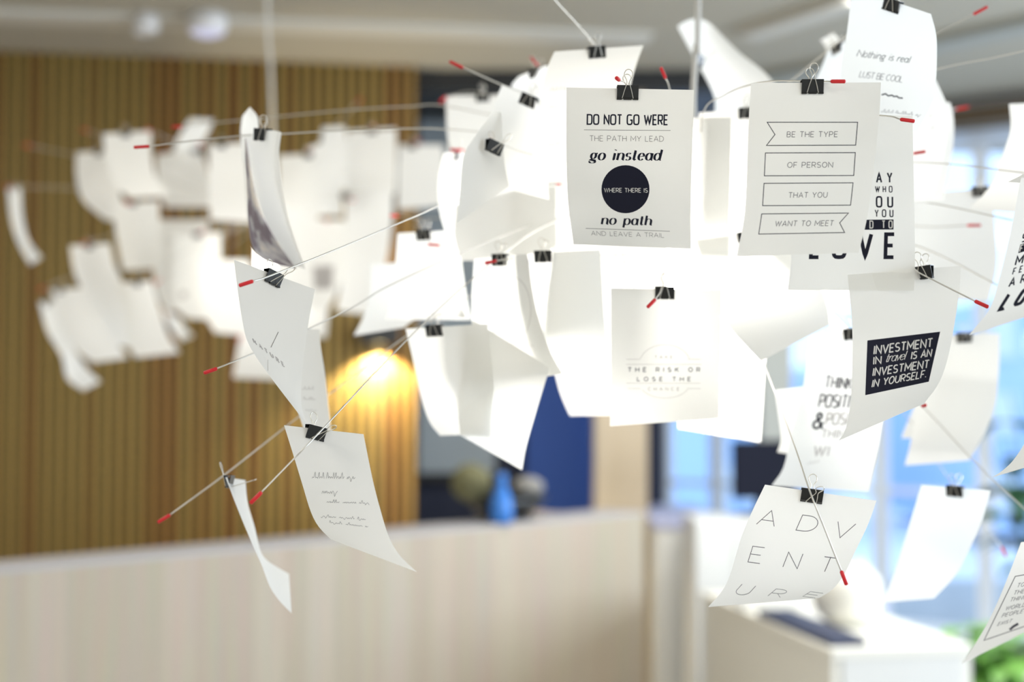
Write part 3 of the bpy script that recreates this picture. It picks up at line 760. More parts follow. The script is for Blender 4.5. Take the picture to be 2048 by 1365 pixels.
HUB = P(1388, 385, 2.3)
def wire(d0, t0, t1, *path, d1=2.3):
    """tip end, tip start, then the bends towards the hub; depth runs from d0 at the tip to d1 at the hub"""
    dd = 0.004 if abs(t0[0] - t1[0]) + abs(t0[1] - t1[1]) > 16 else .018
    hub = np.array((1388, 385)); L0 = np.linalg.norm(hub - np.array(t1)) + 1e-6
    pts = [P(*p) if len(p) == 3 else P(*p, d0 + (d1 - d0) * min(1, max(0, 1 - np.linalg.norm(hub - np.array(p)) / L0))) for p in path]
    return ([P(*t0, d0 - dd), P(*t1, d0)], pts)
NW = [
 wire(1.58, (480, 571), (505, 563), (545, 550, 1.61), (690, 492), (830, 433), (900, 405), (1040, 372)),
 wire(1.72, (407, 747), (433, 738), (560, 684), (700, 618), (780, 571), (945, 497), (1100, 440)),
 wire(1.57, (500, 1008), (522, 986), (585, 921, 1.595), (640, 864, 1.62), (830, 664), (990, 521), (1120, 440)),
 wire(1.88, (315, 1046), (339, 1031), (452, 948), (600, 832), (712, 750), (820, 668), (1000, 560)),
 wire(2.05, (897, 122), (925, 135), (1004, 170), (1065, 196), (1200, 280)),
 wire(2.25, (1060, 113), (1075, 130), (1100, 160), (1220, 270)),
 wire(1.64, (1233, 156), (1238, 160), (1256, 173), (1300, 240)),
 wire(1.90, (1323, 138), (1331, 156), (1340, 180), (1362, 280)),
 wire(1.61, (1681, 163), (1663, 163), (1622, 163), (1550, 162), (1500, 170), (1450, 190), (1405, 232)),
 wire(1.665, (1824, 242), (1802, 239), (1760, 231, 1.70), (1600, 225, 1.9)),
 wire(2.0, (1846, 304), (1828, 307), (1700, 330)),
 wire(2.0, (1978, 12), (1948, 28), (1873, 68), (1700, 165), (1500, 300)),
 wire(1.93, (1880, -95), (1850, -65), (1785, 2), (1688, 76), (1585, 160), (1470, 270)),
 wire(1.9, (2150, 80), (2120, 86), (1990, 115), (1876, 138), (1700, 190), (1480, 310)),
 wire(2.55, (1940, 213), (1914, 218), (1800, 240), (1500, 340)),
 wire(1.85, (2180, 365), (2150, 362), (2048, 346), (1825, 325), (1600, 345)),
 wire(1.9, (2140, 470), (2110, 462), (2020, 440), (1830, 401), (1600, 375)),
 wire(1.9, (2085, 615), (2060, 602), (1990, 568), (1831, 491), (1600, 430)),
 wire(2.2, (1962, 451), (1936, 451), (1830, 452), (1600, 420)),
 wire(2.5, (1938, 493), (1914, 493), (1800, 480), (1560, 420)),
 wire(1.63, (1975, 614), (1951, 603), (1842, 548, 1.69), (1815, 530, 1.80), (1700, 480, 1.95), (1500, 415)),
 wire(1.9, (1851, 811), (1845, 813), (1700, 660), (1480, 450)),
 wire(2.0, (2160, 1130), (2130, 1100), (2048, 1018), (1950, 925), (1846, 814), (1650, 620)),
 wire(1.59, (1693, 1170), (1683, 1144), (1650, 1060, 1.60), (1620, 984, 1.615), (1585, 880, 1.70), (1525, 722), (1450, 540)),
 wire(1.80, (1301, 609), (1310, 600), (1320, 586, 1.825), (1326, 573, 1.87), (1344, 566, 2.12), (1360, 580, 2.30), (1380, 480, 2.37)),
 wire(2.15, (855, 489), (878, 491), (980, 496), (1120, 470)),
 wire(2.15, (1103, 369), (1121, 370), (1200, 372)),
 wire(2.45, (780, 431), (795, 432), (860, 437), (1050, 430)),
 wire(1.93, (971, 527), (992, 522), (1055, 512), (1090, 505), (1200, 450)),
 wire(1.93, (968, 275), (990, 284), (1010, 292), (1075, 313), (1220, 350)),
 wire(1.9, (267, 295), (297, 293), (400, 280), (481, 272), (563, 268), (700, 261), (900, 259), (1100, 290)),
 wire(2.4, (343, 254), (363, 253), (430, 246), (560, 233), (700, 220), (820, 213), (900, 214), (1120, 270)),
 wire(1.95, (1062, -70), (1080, -45), (1110, 0), (1187, 88), (1300, 250)),
 wire(2.7, (882, 203), (891, 194), (966, 187), (1150, 250)),
 wire(2.3, (900, 299), (926, 301), (1050, 335)),
 wire(2.35, (2012, 1114), (2004, 1096), (1930, 1005), (1876, 926), (1830, 853), (1600, 600)),
]
lamp('note_lamp', 'hanging lamp of thin steel wires with red tips nearest the camera', HUB,
     [Vector((P(1402, 0, 2.3).x, P(1402, 0, 2.3).y, CEIL)), P(1396, 0, 2.3), P(1392, 90, 2.3), P(1387, 180, 2.3), P(1387, 240, 2.3), HUB + Vector((0, 0, .05))],
     NW, .05, .29, None)

FHUB = P(548, 430, 4.32)
random.seed(4)
FW = []
for x, y, d in ((60, 292, 4.2), (175, 262, 4.2), (302, 262, 4.0), (22, 372, 4.4), (407, 461, 3.95), (90, 575, 4.2), (176, 484, 4.2), (262, 405, 4.0), (275, 562, 4.1), (330, 300, 4.5),
                (715, 205, 4.2), (742, 258, 4.2), (830, 285, 4.4), (616, 305, 4.1), (700, 400, 4.1), (650, 440, 4.0), (480, 672, 4.1), (320, 560, 4.2), (740, 480, 4.3), (405, 292, 4.05), (340, 616, 4.6)):
    t1 = P(x, y, d); r = (t1 - FHUB).normalized(); m = FHUB.lerp(t1, .55) + Vector((0, 0, .02))
    FW.append(([t1 + r * .02 - Vector((0, 0, .004)), t1], [m]))
lamp('note_lamp', 'second hanging wire lamp farther back before the slatted wall', FHUB,
     [Vector((P(534, 0, 4.32).x, P(534, 0, 4.32).y, CEIL)), P(535, 40, 4.32), P(541, 137, 4.32), P(546, 300, 4.32), FHUB + Vector((0, 0, .05))], FW, .05, .25, None, 'glow_far')

# ------------------------------------------------------------------ sheets of the near lamp, front ones first
D = lambda x, y: (x * .3518 + 1440, y * .3516 + 120)      # reading scales used while measuring the prints
sheet(1.655, -.25, 1, [[(1133, 175), (1133, 300), (1136, 400), (1147, 489)], [(1388, 180), (1384, 300), (1381, 420), (1382, 498)]],
 'pale sheet printed DO NOT GO WERE with a dark round disc', 'sheet printed DO NOT GO WERE', [(.48,)], [
 ('T', 'DO NOT GO WERE', (1174.5, 248.5), (1335, 249.5), 19, 'cond', 'ink'), ('L', [(1168, 259.8), (1341, 261)], .8, 'thin_ink'),
 ('T', 'THE PATH MY LEAD', (1179.5, 282), (1327, 283), 10.5, 'light', 'thin_ink'),
 ('T', 'go instead', (1180, 320), (1320, 320.5), 21, 'serif', 'ink'), ('O', (1251, 378.5), 48, 'ink'),
 ('T', 'WHERE THERE IS', (1208.5, 384), (1295, 384.5), 8, 'bold', 'white_ink'),
 ('T', 'no path', (1203, 448.5), (1302, 450.5), 19, 'serif', 'ink'), ('L', [(1171.5, 456.7), (1339.5, 462.5)], .8, 'thin_ink'),
 ('T', 'AND LEAVE A TRAIL', (1183, 470.5), (1328, 475), 8.5, 'light', 'thin_ink')])
sheet(1.62, .2, -.7, [[(1502, 166), (1497, 250), (1490, 420), (1473, 513)], [(1762, 165), (1757, 250), (1737, 420), (1717, 506)]],
 'pale sheet printed BE THE TYPE in four outlined banners', 'sheet printed BE THE TYPE', [(.47,)], [
 ('L', [D(*p) for p in ((268, 355), (782, 355), (771, 485), (264, 487), (312, 425), (268, 355))], 1.5, 'ink'),
 ('L', [D(*p) for p in ((258, 530), (769, 528), (760, 658), (252, 660), (258, 530))], 1.5, 'ink'),
 ('L', [D(*p) for p in ((250, 703), (756, 700), (742, 827), (242, 830), (250, 703))], 1.5, 'ink'),
 ('L', [D(*p) for p in ((237, 877), (730, 872), (680, 928), (708, 983), (220, 992), (237, 877))], 1.5, 'ink'),
 ('T', 'BE THE TYPE', D(380, 439), D(667, 438), 10.5, 'med', 'grey_ink'), ('T', 'OF PERSON', D(383, 613), D(640, 612), 10.5, 'med', 'grey_ink'),
 ('T', 'THAT YOU', D(389, 785), D(608, 783), 10.5, 'med', 'grey_ink'), ('T', 'WANT TO MEET', D(312, 947), D(642, 944), 10.5, 'med', 'grey_ink')])
sheet(1.735, .15, -.2, [[(1590, 225), (1588, 331), (1583, 507), (1576, 580)], [(1825, 232), (1827, 331), (1830, 507), (1828, 582)]],
 'sheet printed LOVE in tall navy capitals, half hidden behind the four banners', 'sheet printed LOVE behind the banners', [(.35,)], [
 ('T', 'AY', D(891, 697), D(976, 697), 19, 'condsp', 'ink'), ('T', 'WHO', D(884, 752), D(978, 752), 11.5, 'condsp', 'ink'),
 ('T', 'OU', D(890, 836), D(980, 836), 20, 'condsp', 'ink'), ('T', 'YOU', D(882, 892), D(983, 892), 13.5, 'condsp', 'ink'),
 ('Q', [D(700, 911), D(986, 908), D(986, 965), D(700, 968)], 'ink'), ('T', 'D TO', D(852, 957), D(978, 956), 14, 'condsp', 'white_ink'),
 ('T', 'LOVE', D(516, 1123), D(986, 1123), 46, 'condsp', 'ink')])
Z = lambda x, y: (x * .3262 + 1380, y * .3262)
sheet(1.83, .9, .4, [[(1704, -25), (1697, 40), (1690, 90), (1683, 130), (1678, 220), (1690, 285)], [(1862, 28), (1872, 66), (1874, 108), (1871, 170), (1860, 215), (1835, 262)]],
 'sheet with black handwriting Nothing is real, high above the banner sheet', 'sheet handwritten Nothing is real', [(.55,)], [
 ('T', 'Nothing is real', Z(1022, 345), Z(1345, 385), 13, 'hand', 'ink'), ('T', 'LUST BE COOL', Z(1037, 472), Z(1300, 505), 12, 'hand', 'grey_ink'),
 ('L', [Z(*p) for p in ((1175, 582), (1200, 575), (1215, 588), (1240, 584), (1250, 592), (1270, 590), (1280, 600), (1305, 602))], 2.6, 'ink'),
 ('H', Z(1170, 688), Z(1410, 712), 6, 'thin_ink')])
I = lambda x, y: (x * .3517 + 1480, y * .3517 + 480)
sheet(1.74, -.4, -1, [[(1695, 550), (1702, 621), (1705, 691), (1702, 796), (1691, 860), (1677, 882)], [(1921, 532), (1920, 568), (1911, 638), (1895, 719), (1877, 768), (1848, 808)]],
 'sheet printed INVESTMENT IN travel in a dark slanted box', 'sheet printed INVESTMENT', [(.66, {'yaw': -.85})], [
 ('Q', [I(724, 573), I(1138, 523), I(1073, 808), I(712, 885)], 'ink'),
 ('T', 'INVESTMENT', I(760, 652), I(1090, 609), 16.5, 'bold', 'white_ink'), ('T', 'IN', I(758, 710), I(800, 704), 14.5, 'bold', 'white_ink'),
 ('T', 'travel', I(824, 698), I(938, 682), 17, 'script', 'white_ink'), ('T', 'IS AN', I(972, 680), I(1085, 664), 14.5, 'bold', 'white_ink'),
 ('T', 'INVESTMENT', I(754, 776), I(1070, 729), 15.5, 'bold', 'white_ink'), ('T', 'IN YOURSELF.', I(749, 840), I(1056, 783), 14.5, 'bold', 'white_ink')])
R_ = lambda x, y: (x * .3661 + 1780, y * .3663 + 180)
sheet(1.60, .3, -.8, [[(2042, 356), (2020, 470), (1998, 560), (1978, 620), (1938, 671)], [(2270, 330), (2250, 440), (2225, 530), (2200, 575), (2160, 600)]],
 'sheet with slanted navy capitals cut off by the right picture edge', 'sheet of slanted navy capitals at the picture edge', [(.5,)], [
 ('T', 'SO', R_(720, 832), R_(800, 806), 16, 'condsp', 'ink'), ('Q', [R_(712, 845), R_(900, 790), R_(888, 838), R_(700, 893)], 'ink'),
 ('T', 'FOR', R_(708, 885), R_(800, 860), 13, 'condsp', 'white_ink'), ('T', 'MY', R_(684, 958), R_(790, 928), 18, 'condsp', 'ink'),
 ('T', 'FEEL', R_(669, 1009), R_(790, 972), 12.5, 'condsp', 'ink'), ('T', 'ARE', R_(649, 1076), R_(790, 1034), 17, 'condsp', 'ink'), ('T', 'LOVE', R_(596, 1204), R_(890, 1112), 37, 'condsp', 'ink')])
K = lambda x, y: (x * .3406 + 1380, y * .3406 + 900)
def adv(ch, x, y, w, cap): return ('T', ch, K(x, y), K(x + w, y + w * .13), cap, 'thin', 'grey_ink')
sheet(1.655, .2, .5, [[(1530, 970), (1503, 1026), (1482, 1077), (1462, 1145), (1445, 1182), (1416, 1215)], [(1753, 1002), (1736, 1050), (1707, 1111), (1687, 1152), (1665, 1180), (1638, 1197)]],
 'sheet printed ADVENTURE in thin spaced capitals, a wire crossing it', 'sheet printed ADVENTURE', [(.43, {'open': 35})], [
 adv('A', 390, 437, 104, 32), adv('D', 622, 472, 106, 33), adv('V', 828, 510, 105, 33), adv('E', 340, 659, 70, 33), adv('N', 545, 688, 84, 32), ('L', [K(790, 716), K(827, 630)], 1.6, 'grey_ink'), ('L', [K(790, 628), K(862, 638)], 1.6, 'grey_ink'),
 adv('U', 255, 846, 80, 26), adv('R', 457, 858, 72, 22), adv('E', 662, 861, 74, 18)])
N_ = lambda x, y: (x * .2784 + 400, y * .2784 + 500)
sheet(1.69, -1, .7, [[(468, 520), (474, 570), (486, 650), (500, 695), (545, 760), (600, 832), (625, 868)], [(630, 579), (618, 640), (611, 690), (604, 750), (602, 795), (608, 835), (630, 870)]],
 'greyish curling sheet printed NATURE in faint letters, below a red tipped wire', 'curling sheet printed NATURE', [(.48, {'open': 30, 'roll': .1})], [
 ('T', 'NATURE', N_(388, 668), N_(606, 842), 9, 'wide', 'faint_ink'), ('L', [N_(562, 590), N_(508, 702)], 1, 'thin_ink'), ('L', [N_(487, 790), N_(487, 870)], .8, 'faint_ink')])
sheet(1.86, -.8, .6, [[(555, 655), (572, 740), (588, 800), (612, 872)], [(640, 659), (641, 690), (651, 755), (663, 868)]],
 'narrow lavender shaded sheet hanging behind the NATURE sheet', 'lavender shaded sheet behind NATURE', [(.3,)], [
 ('H', (604, 780), (626, 780), 6, 'faint_ink'), ('H', (606, 800), (630, 801), 6, 'faint_ink'), ('H', (610, 822), (634, 823), 6, 'faint_ink')])
G = lambda x, y: (x * .3077 + 280, y * .3077 + 820)
sheet(1.675, -.6, .5, [[(568, 851), (588, 915), (606, 974), (621, 1023), (637, 1054), (662, 1080)], [(727, 869), (745, 958), (760, 1017), (778, 1075), (800, 1112), (834, 1145)]],
 'sheet with faint pencil handwriting and a pointed lower corner, before the oak counter', 'sheet with pencil handwriting', [(.40, {'open': 40, 'roll': .12})], [
 ('H', G(1118, 446), G(1395, 452), 12, 'grey_ink'), ('H', G(1180, 545), G(1320, 548), 12, 'grey_ink'), ('H', G(1215, 604), G(1490, 612), 6, 'grey_ink'),
 ('H', G(1175, 696), G(1480, 718), 5, 'grey_ink'), ('H', G(1230, 735), G(1480, 764), 5, 'grey_ink')])
sheet(1.86, -1, .8, [[(451, 955), (477, 1023), (508, 1097), (523, 1130), (540, 1175), (560, 1204), (583, 1227)], [(491, 961), (495, 1005), (509, 1054), (521, 1104), (535, 1122), (553, 1134), (578, 1149)]],
 'sheet seen nearly edge on, twisted like a ribbon, lowest over the oak counter', 'twisted edge on sheet', [(.18, {'open': 55})])
Q = lambda x, y: (x * .2539 + 1180, y * .2539 + 540)
sheet(1.85, .2, .6, [[(1222, 577), (1222, 700), (1220, 853)], [(1442, 580), (1441, 700), (1438, 838)]],
 'backlit sheet printed THE RISK OR LOSE THE in an oval emblem', 'sheet printed THE RISK OR', [(.49,)], [
 ('T', 'THE RISK OR', Q(300, 802), Q(865, 802), 8, 'wide', 'grey_ink'), ('T', 'LOSE THE', Q(372, 875), Q(792, 875), 7.5, 'wide', 'grey_ink'),
 ('T', 'TAKE', Q(510, 697), Q(648, 697), 5, 'wide', 'faint_ink'), ('T', 'CHANCE', Q(458, 950), Q(702, 950), 6, 'wide', 'faint_ink'),
 ('L', [Q(285, 745), Q(880, 745)], .8, 'faint_ink'), ('L', [Q(285, 893), Q(870, 893)], .8, 'faint_ink'),
 ('L', [Q(285, 705), Q(395, 705)], .8, 'faint_ink'), ('L', [Q(770, 705), Q(870, 705)], .8, 'faint_ink'), ('L', [Q(300, 935), Q(400, 935)], .8, 'faint_ink'), ('L', [Q(765, 935), Q(870, 935)], .8, 'faint_ink'),
 ('L', [Q(590 + 200 * math.cos(a), 740 - 150 * math.sin(a)) for a in np.radians(np.arange(15, 166, 6))], .8, 'faint_ink'),
 ('L', [Q(590 + 190 * math.cos(a), 905 + 105 * math.sin(a)) for a in np.radians(np.arange(20, 161, 6))], .8, 'faint_ink')])
sheet(1.60, .2, -.9, [[(2042, 1085), (2013, 1162), (1986, 1224), (1959, 1275), (1922, 1329)], [(2270, 1060), (2250, 1120), (2220, 1170), (2190, 1200), (2150, 1216)]],
 'sheet with small slanted capitals in a thin frame, in the lower right corner', 'framed slanted sheet near the green plant', [(.5,)], [
 ('L', [K(1910, 745), K(1727, 1122), K(1961, 1041), K(2300, 920)], 1.6, 'grey_ink'), ('L', [K(1910, 745), K(2100, 712)], 1.6, 'grey_ink'),
 ('T', 'TO', K(1918, 811), K(1960, 803), 9, 'type', 'grey_ink'), ('T', 'THE', K(1898, 854), K(1960, 842), 9, 'type', 'grey_ink'), ('T', 'THING', K(1877, 895), K(1972, 877), 9, 'type', 'grey_ink'),
 ('T', 'WORLD', K(1850, 946), K(1966, 922), 9, 'type', 'grey_ink'), ('T', 'PEOPLE', K(1829, 987), K(1950, 960), 9, 'type', 'grey_ink'), ('T', 'EXIST', K(1804, 1036), K(1884, 1016), 8, 'type', 'grey_ink'),
 ('L', [K(1878, 1060), K(1900, 1040), K(1928, 1024)], 5, 'ink')])
sheet(1.74, .3, -1, [[(2085, 800), (2055, 875), (2029, 918), (2006, 941), (1983, 956)], [(2290, 790), (2265, 850), (2240, 880), (2200, 900), (2150, 906)]],
 'blank sheet corner poking in at the picture edge before the dark leaves', 'blank sheet at the edge before the dark leaves', [(.5,)])
sheet(1.80, .3, -1, [[(2120, 200), (2085, 300), (2050, 345), (2016, 364)], [(2310, 200), (2290, 280), (2240, 350), (2190, 375)]],
 'white sheet corner peeping out just above the slanted navy capitals', 'sheet peeping out above the slanted capitals', [(.5,)])
# ---- second rank
sheet(2.02, .6, .5, [[(1620, 672), (1606, 774), (1582, 870), (1567, 936), (1543, 972)], [(1790, 650), (1775, 780), (1760, 880), (1746, 945), (1738, 984)]],
 'backlit sheet printed THINK POSITIVE with a large ampersand', 'sheet printed THINK POSITIVE', [(.5,)], [
 ('T', 'THINK', I(482, 840), I(632, 852), 23, 'cond', 'grey_ink'), ('T', 'POSITIVE', I(447, 950), I(690, 958), 25, 'cond', 'grey_ink'),
 ('T', '&', I(412, 1072), I(468, 1075), 31, 'bold', 'ink'), ('T', 'POSI', I(487, 1050), I(606, 1050), 23, 'cond', 'faint_ink'),
 ('T', 'THIN', I(462, 1125), I(588, 1128), 16, 'cond', 'faint_ink'), ('T', 'WI', I(417, 1228), I(500, 1228), 19, 'cond', 'faint_ink'), ('H', I(380, 1280), I(470, 1262), 5, 'faint_ink')])
sheet(2.2, .5, -.4, [[(1551, 782), (1558, 840), (1562, 880), (1554, 905)], [(1715, 760), (1716, 830), (1715, 890), (1705, 930)]],
 'blank white sheet showing left of the THINK POSITIVE sheet', 'blank sheet left of THINK POSITIVE', [(.5,)])
sheet(2.15, -.4, .5, [[(1342, 610), (1346, 720), (1357, 857)], [(1536, 620), (1530, 720), (1521, 885)]],
 'blank white sheet hanging behind the right of THE RISK OR sheet', 'blank sheet behind THE RISK OR', [(.5,)])
sheet(2.05, -.5, -1, [[(1392, 480), (1415, 560), (1455, 650), (1521, 723)], [(1585, 455), (1625, 540), (1652, 600), (1660, 650)]],
 'glowing white sheet with its pointed corner on the wire above ADVENTURE', 'glowing sheet with pointed corner', [(.5,)])
sheet(2.1, -1, .6, [[(1520, 500), (1545, 560), (1600, 610), (1640, 612)], [(1700, 500), (1704, 550), (1700, 600), (1692, 628)]],
 'white sheet glowing between the LOVE sheet and the pointed corner', 'white sheet under LOVE', [(.4,)])
sheet(2.25, -1, .9, [[(1634, 608), (1652, 640), (1664, 652), (1676, 670)], [(1662, 622), (1676, 640), (1690, 650), (1696, 660)]],
 'crumpled looking edge on sheet above the THINK POSITIVE sheet', 'edge on sheet above THINK POSITIVE', [(.5,)])
sheet(2.05, 0, 0, [[(1268, 240), (1264, 370), (1262, 520)], [(1463, 234), (1461, 370), (1457, 520)]],
 'plain white sheet filling the gap right of DO NOT GO WERE', 'plain sheet right of DO NOT GO WERE', [(.5,)])
sheet(2.52, .5, .6, [[(1355, 53), (1385, 109), (1430, 197), (1420, 260), (1400, 330)], [(1400, 38), (1428, 110), (1470, 190), (1470, 260), (1460, 330)], [(1443, 70), (1480, 106), (1543, 160), (1580, 240), (1590, 330)]],
 'white sheet rolled over at the top beside the pale hanging cable', 'rolled over sheet beside the cable', [], mid=-.03)
clip(P(1399, 112, 2.40), .9, .3, 'black binder clip behind the pale hanging cable', 'binder clips of the near lamp', 30)
sheet(2.1, .3, -.3, [[(1398, 225), (1394, 370), (1390, 500)], [(1590, 215), (1588, 370), (1582, 500)]],
 'white glowing sheet directly behind the left edge of the four banners', 'glowing sheet behind the four banners', [(.5,)])
sheet(2.2, .6, -.3, [[(1655, 104), (1645, 130), (1628, 175), (1622, 260)], [(1712, 70), (1706, 140), (1700, 200), (1700, 280)]],
 'pale sheet slipping out left of the Nothing is real sheet', 'pale sheet left of Nothing is real', [(.35,)])
sheet(2.4, 1, .9, [[(1641, 80), (1650, 92), (1657, 106)], [(1668, 66), (1677, 78), (1684, 100)]],
 'small bright tip of a sheet over the wire left of Nothing is real', 'small bright sheet tip', [])
sheet(2.1, .5, -.7, [[(1735, 120), (1732, 220), (1728, 330), (1720, 410)], [(1872, 160), (1897, 222), (1894, 290), (1862, 405)]],
 'grey shaded sheet with tiny coloured marks behind Nothing is real', 'sheet with tiny coloured marks', [(.5,)], [('H', (1858, 238), (1864, 232), 6, 'faint_ink'), ('H', (1860, 262), (1868, 256), 6, 'faint_ink')])
sheet(2.3, .4, -.6, [[(1765, 205), (1762, 270), (1755, 340), (1740, 400)], [(1900, 205), (1908, 245), (1904, 310), (1886, 400)]],
 'bright white sheet edge along the coloured marks sheet beside the window', 'bright sheet edge beside the window', [(.5,)])
sheet(2.1, .1, -.9, [[(2018, 208), (2021, 256), (2010, 296), (1980, 372), (1937, 418)], [(2205, 200), (2207, 255), (2196, 320), (2165, 390), (2120, 432)]],
 'large blank sheet curling before the roller blind at the picture edge', 'large blank sheet before the roller blind', [(.5,)])
sheet(2.3, .2, -.5, [[(1808, 388), (1806, 450), (1800, 520), (1780, 600)], [(1984, 376), (1990, 450), (1994, 530), (1978, 600)]],
 'blank white sheet with a red tip before it, under the large curling sheet', 'blank sheet under the large curling sheet', [(.14,), (.86,)])
sheet(2.3, -.3, -.5, [[(1838, 672), (1832, 790), (1822, 880), (1809, 932)], [(2000, 667), (1998, 747), (1986, 830), (1938, 922)]],
 'cream blank sheet between INVESTMENT and the window', 'cream sheet between INVESTMENT and the window', [(.55,)])
sheet(2.4, -.3, -.5, [[(1850, 690), (1838, 780), (1802, 877)], [(2000, 700), (1985, 790), (1940, 880)]],
 'blank sheet whose corner shows left of the cream sheet', 'blank sheet behind the cream sheet', [])
sheet(2.08, .7, .8, [[(1843, 970), (1823, 1036), (1789, 1145), (1767, 1206)], [(1981, 982), (1966, 1036), (1936, 1106), (1911, 1152), (1868, 1198)]],
 'bright blank sheet alone right of ADVENTURE', 'bright blank sheet right of ADVENTURE', [(.5,)])
# ---- upper left of the near lamp
sheet(2.0, -.6, -.7, [[(1109, 103), (1096, 133), (1085, 180), (1080, 250), (1084, 330)], [(1287, 91), (1277, 117), (1262, 168), (1252, 240), (1250, 320)]],
 'sheet with faint typed lines rising above DO NOT GO WERE', 'sheet with faint typed lines', [(.46,)], [
 ('H', (1098, 182), (1132, 180), 6, 'faint_ink'), ('H', (1098, 216), (1130, 214), 6, 'faint_ink'), ('H', (1094, 255), (1130, 252), 6, 'faint_ink'), ('H', (1096, 292), (1128, 290), 6, 'faint_ink')])
sheet(2.05, .4, -.7, [[(1004, 170), (993, 198), (988, 240), (992, 300), (1002, 375)], [(1072, 200), (1082, 250), (1090, 320), (1098, 400)]],
 'blank sheet hanging from the thick wire with a raised red tip', 'blank sheet on the raised wire', [(.85, {'yaw': .6})])
sheet(1.92, -1, -.5, [[(986, 222), (945, 280), (927, 315), (919, 400), (914, 447)], [(1002, 225), (1005, 270), (1010, 330), (1018, 373)]],
 'grey shaded sheet leaning left below the raised wire', 'grey leaning sheet below the raised wire', [])
clip(P(990, 284, 1.90), .7, .25, 'black binder clip behind a red wire tip on the grey leaning sheet', 'binder clips of the near lamp', 25)
sheet(2.3, -1, .5, [[(888, 306), (876, 362), (880, 424), (893, 470)], [(928, 303), (927, 345), (918, 405), (916, 475)]],
 'narrow dazzling white sheet at the left of the grey leaning sheet', 'narrow dazzling sheet', [(.6,)])
sheet(2.7, .2, 0, [[(892, 192), (893, 240), (897, 300), (903, 400)], [(1042, 188), (1042, 250), (1045, 300), (1048, 400)]],
 'blurred blank sheet before the dark passage, left of the raised wire', 'blurred sheet before the dark passage', [(.49,)])
sheet(2.25, 1, .8, [[(1038, 153), (1022, 175), (1032, 210), (1050, 260)], [(1096, 130), (1090, 165), (1088, 215), (1096, 260)]],
 'bright folded sheet above the raised wire', 'bright folded sheet above the raised wire', [(.62, {'yaw': .6})])
sheet(2.1, 0, .3, [[(912, 412), (909, 470), (924, 522)], [(1112, 362), (1112, 440), (1116, 520)]],
 'white overexposed sheet left of DO NOT GO WERE, below the grey leaning sheet', 'overexposed sheet left of DO NOT GO WERE', [])
sheet(1.98, .7, .4, [[(948, 518), (943, 600), (947, 700), (962, 740), (988, 770)], [(1054, 508), (1068, 600), (1085, 660), (1108, 720), (1126, 748)]],
 'backlit sheet with a faint round emblem beside the navy gap', 'sheet with a faint round emblem', [(.52, {'yaw': .5})], [
 ('H', (976, 655), (1028, 648), 7, 'thin_ink'), ('H', (978, 668), (1030, 662), 7, 'thin_ink'),
 ('L', [(1020 + 42 * math.cos(a), 620 + 68 * math.sin(a)) for a in np.radians(np.arange(-80, 200, 8))], .9, 'faint_ink'), ('H', (1050, 688), (1066, 694), 9, 'faint_ink')])
sheet(1.95, .5, .5, [[(1056, 508), (1067, 600), (1091, 686), (1128, 745)], [(1200, 500), (1206, 600), (1214, 700), (1222, 772)]],
 'blank backlit sheet right of the faint round emblem', 'blank sheet right of the faint emblem', [(.22, {'yaw': .25})])
J = lambda x, y: (x * .2441 + 1000, y * .2441 + 430)
sheet(1.96, .1, .4, [[(1113, 470), (1107, 560), (1103, 676)], [(1334, 470), (1332, 560), (1328, 676)]],
 'sheet typed Take the risk, below DO NOT GO WERE', 'sheet typed Take the risk', [], [
 ('T', 'Take', J(630, 348), J(735, 346), 8, 'type', 'grey_ink'), ('T', 'the risk or', J(760, 345), J(1040, 340), 8, 'type', 'thin_ink'), ('T', 'lose', J(622, 410), J(715, 407), 8, 'type', 'grey_ink'), ('T', 'the chance', J(740, 406), J(1028, 400), 8, 'type', 'thin_ink')])
sheet(2.2, -.4, .6, [[(1085, 640), (1104, 722), (1120, 785), (1140, 832)], [(1275, 640), (1280, 750), (1288, 829)]],
 'dazzling white sheet end above the blue door', 'dazzling sheet end above the blue door', [])
sheet(2.0, .6, .5, [[(811, 658), (832, 748), (842, 797), (859, 845), (880, 872)], [(975, 648), (985, 740), (990, 810), (996, 868)]],
 'bright blank sheet right of the warm wall lamp', 'bright blank sheet by the wall lamp', [(.36,)])
sheet(1.98, .5, .5, [[(945, 640), (928, 740), (917, 820), (921, 871)], [(1100, 735), (1076, 812), (1053, 892), (1044, 941)]],
 'white sheet with a long pointed corner beside the blue door', 'pointed sheet beside the blue door', [])
sheet(2.2, .5, .3, [[(795, 467), (789, 540), (780, 600), (772, 640)], [(924, 460), (924, 526), (935, 600), (943, 640)]],
 'pale sheet left of the navy gap, a small dark clip at its top', 'pale sheet left of the navy gap', [(.42,)])
sheet(2.4, .5, -.3, [[(742, 530), (738, 600), (724, 640), (707, 672)], [(850, 520), (850, 590), (836, 630), (809, 655)]],
 'shaded sheet just above the dark wall lamp', 'shaded sheet above the wall lamp', [])
sheet(2.1, .3, -.6, [[(872, 520), (876, 560), (888, 600), (908, 634)], [(904, 520), (906, 560), (916, 600), (932, 636)]],
 'small white sheet crossing below the navy gap', 'small sheet below the navy gap', [])
sheet(2.15, .1, .1, [[(1040, 320), (1040, 420), (1042, 520)], [(1232, 322), (1232, 430), (1230, 520)]],
 'white sheet showing in the gap just left of DO NOT GO WERE', 'white sheet at the left of DO NOT GO WERE', [])
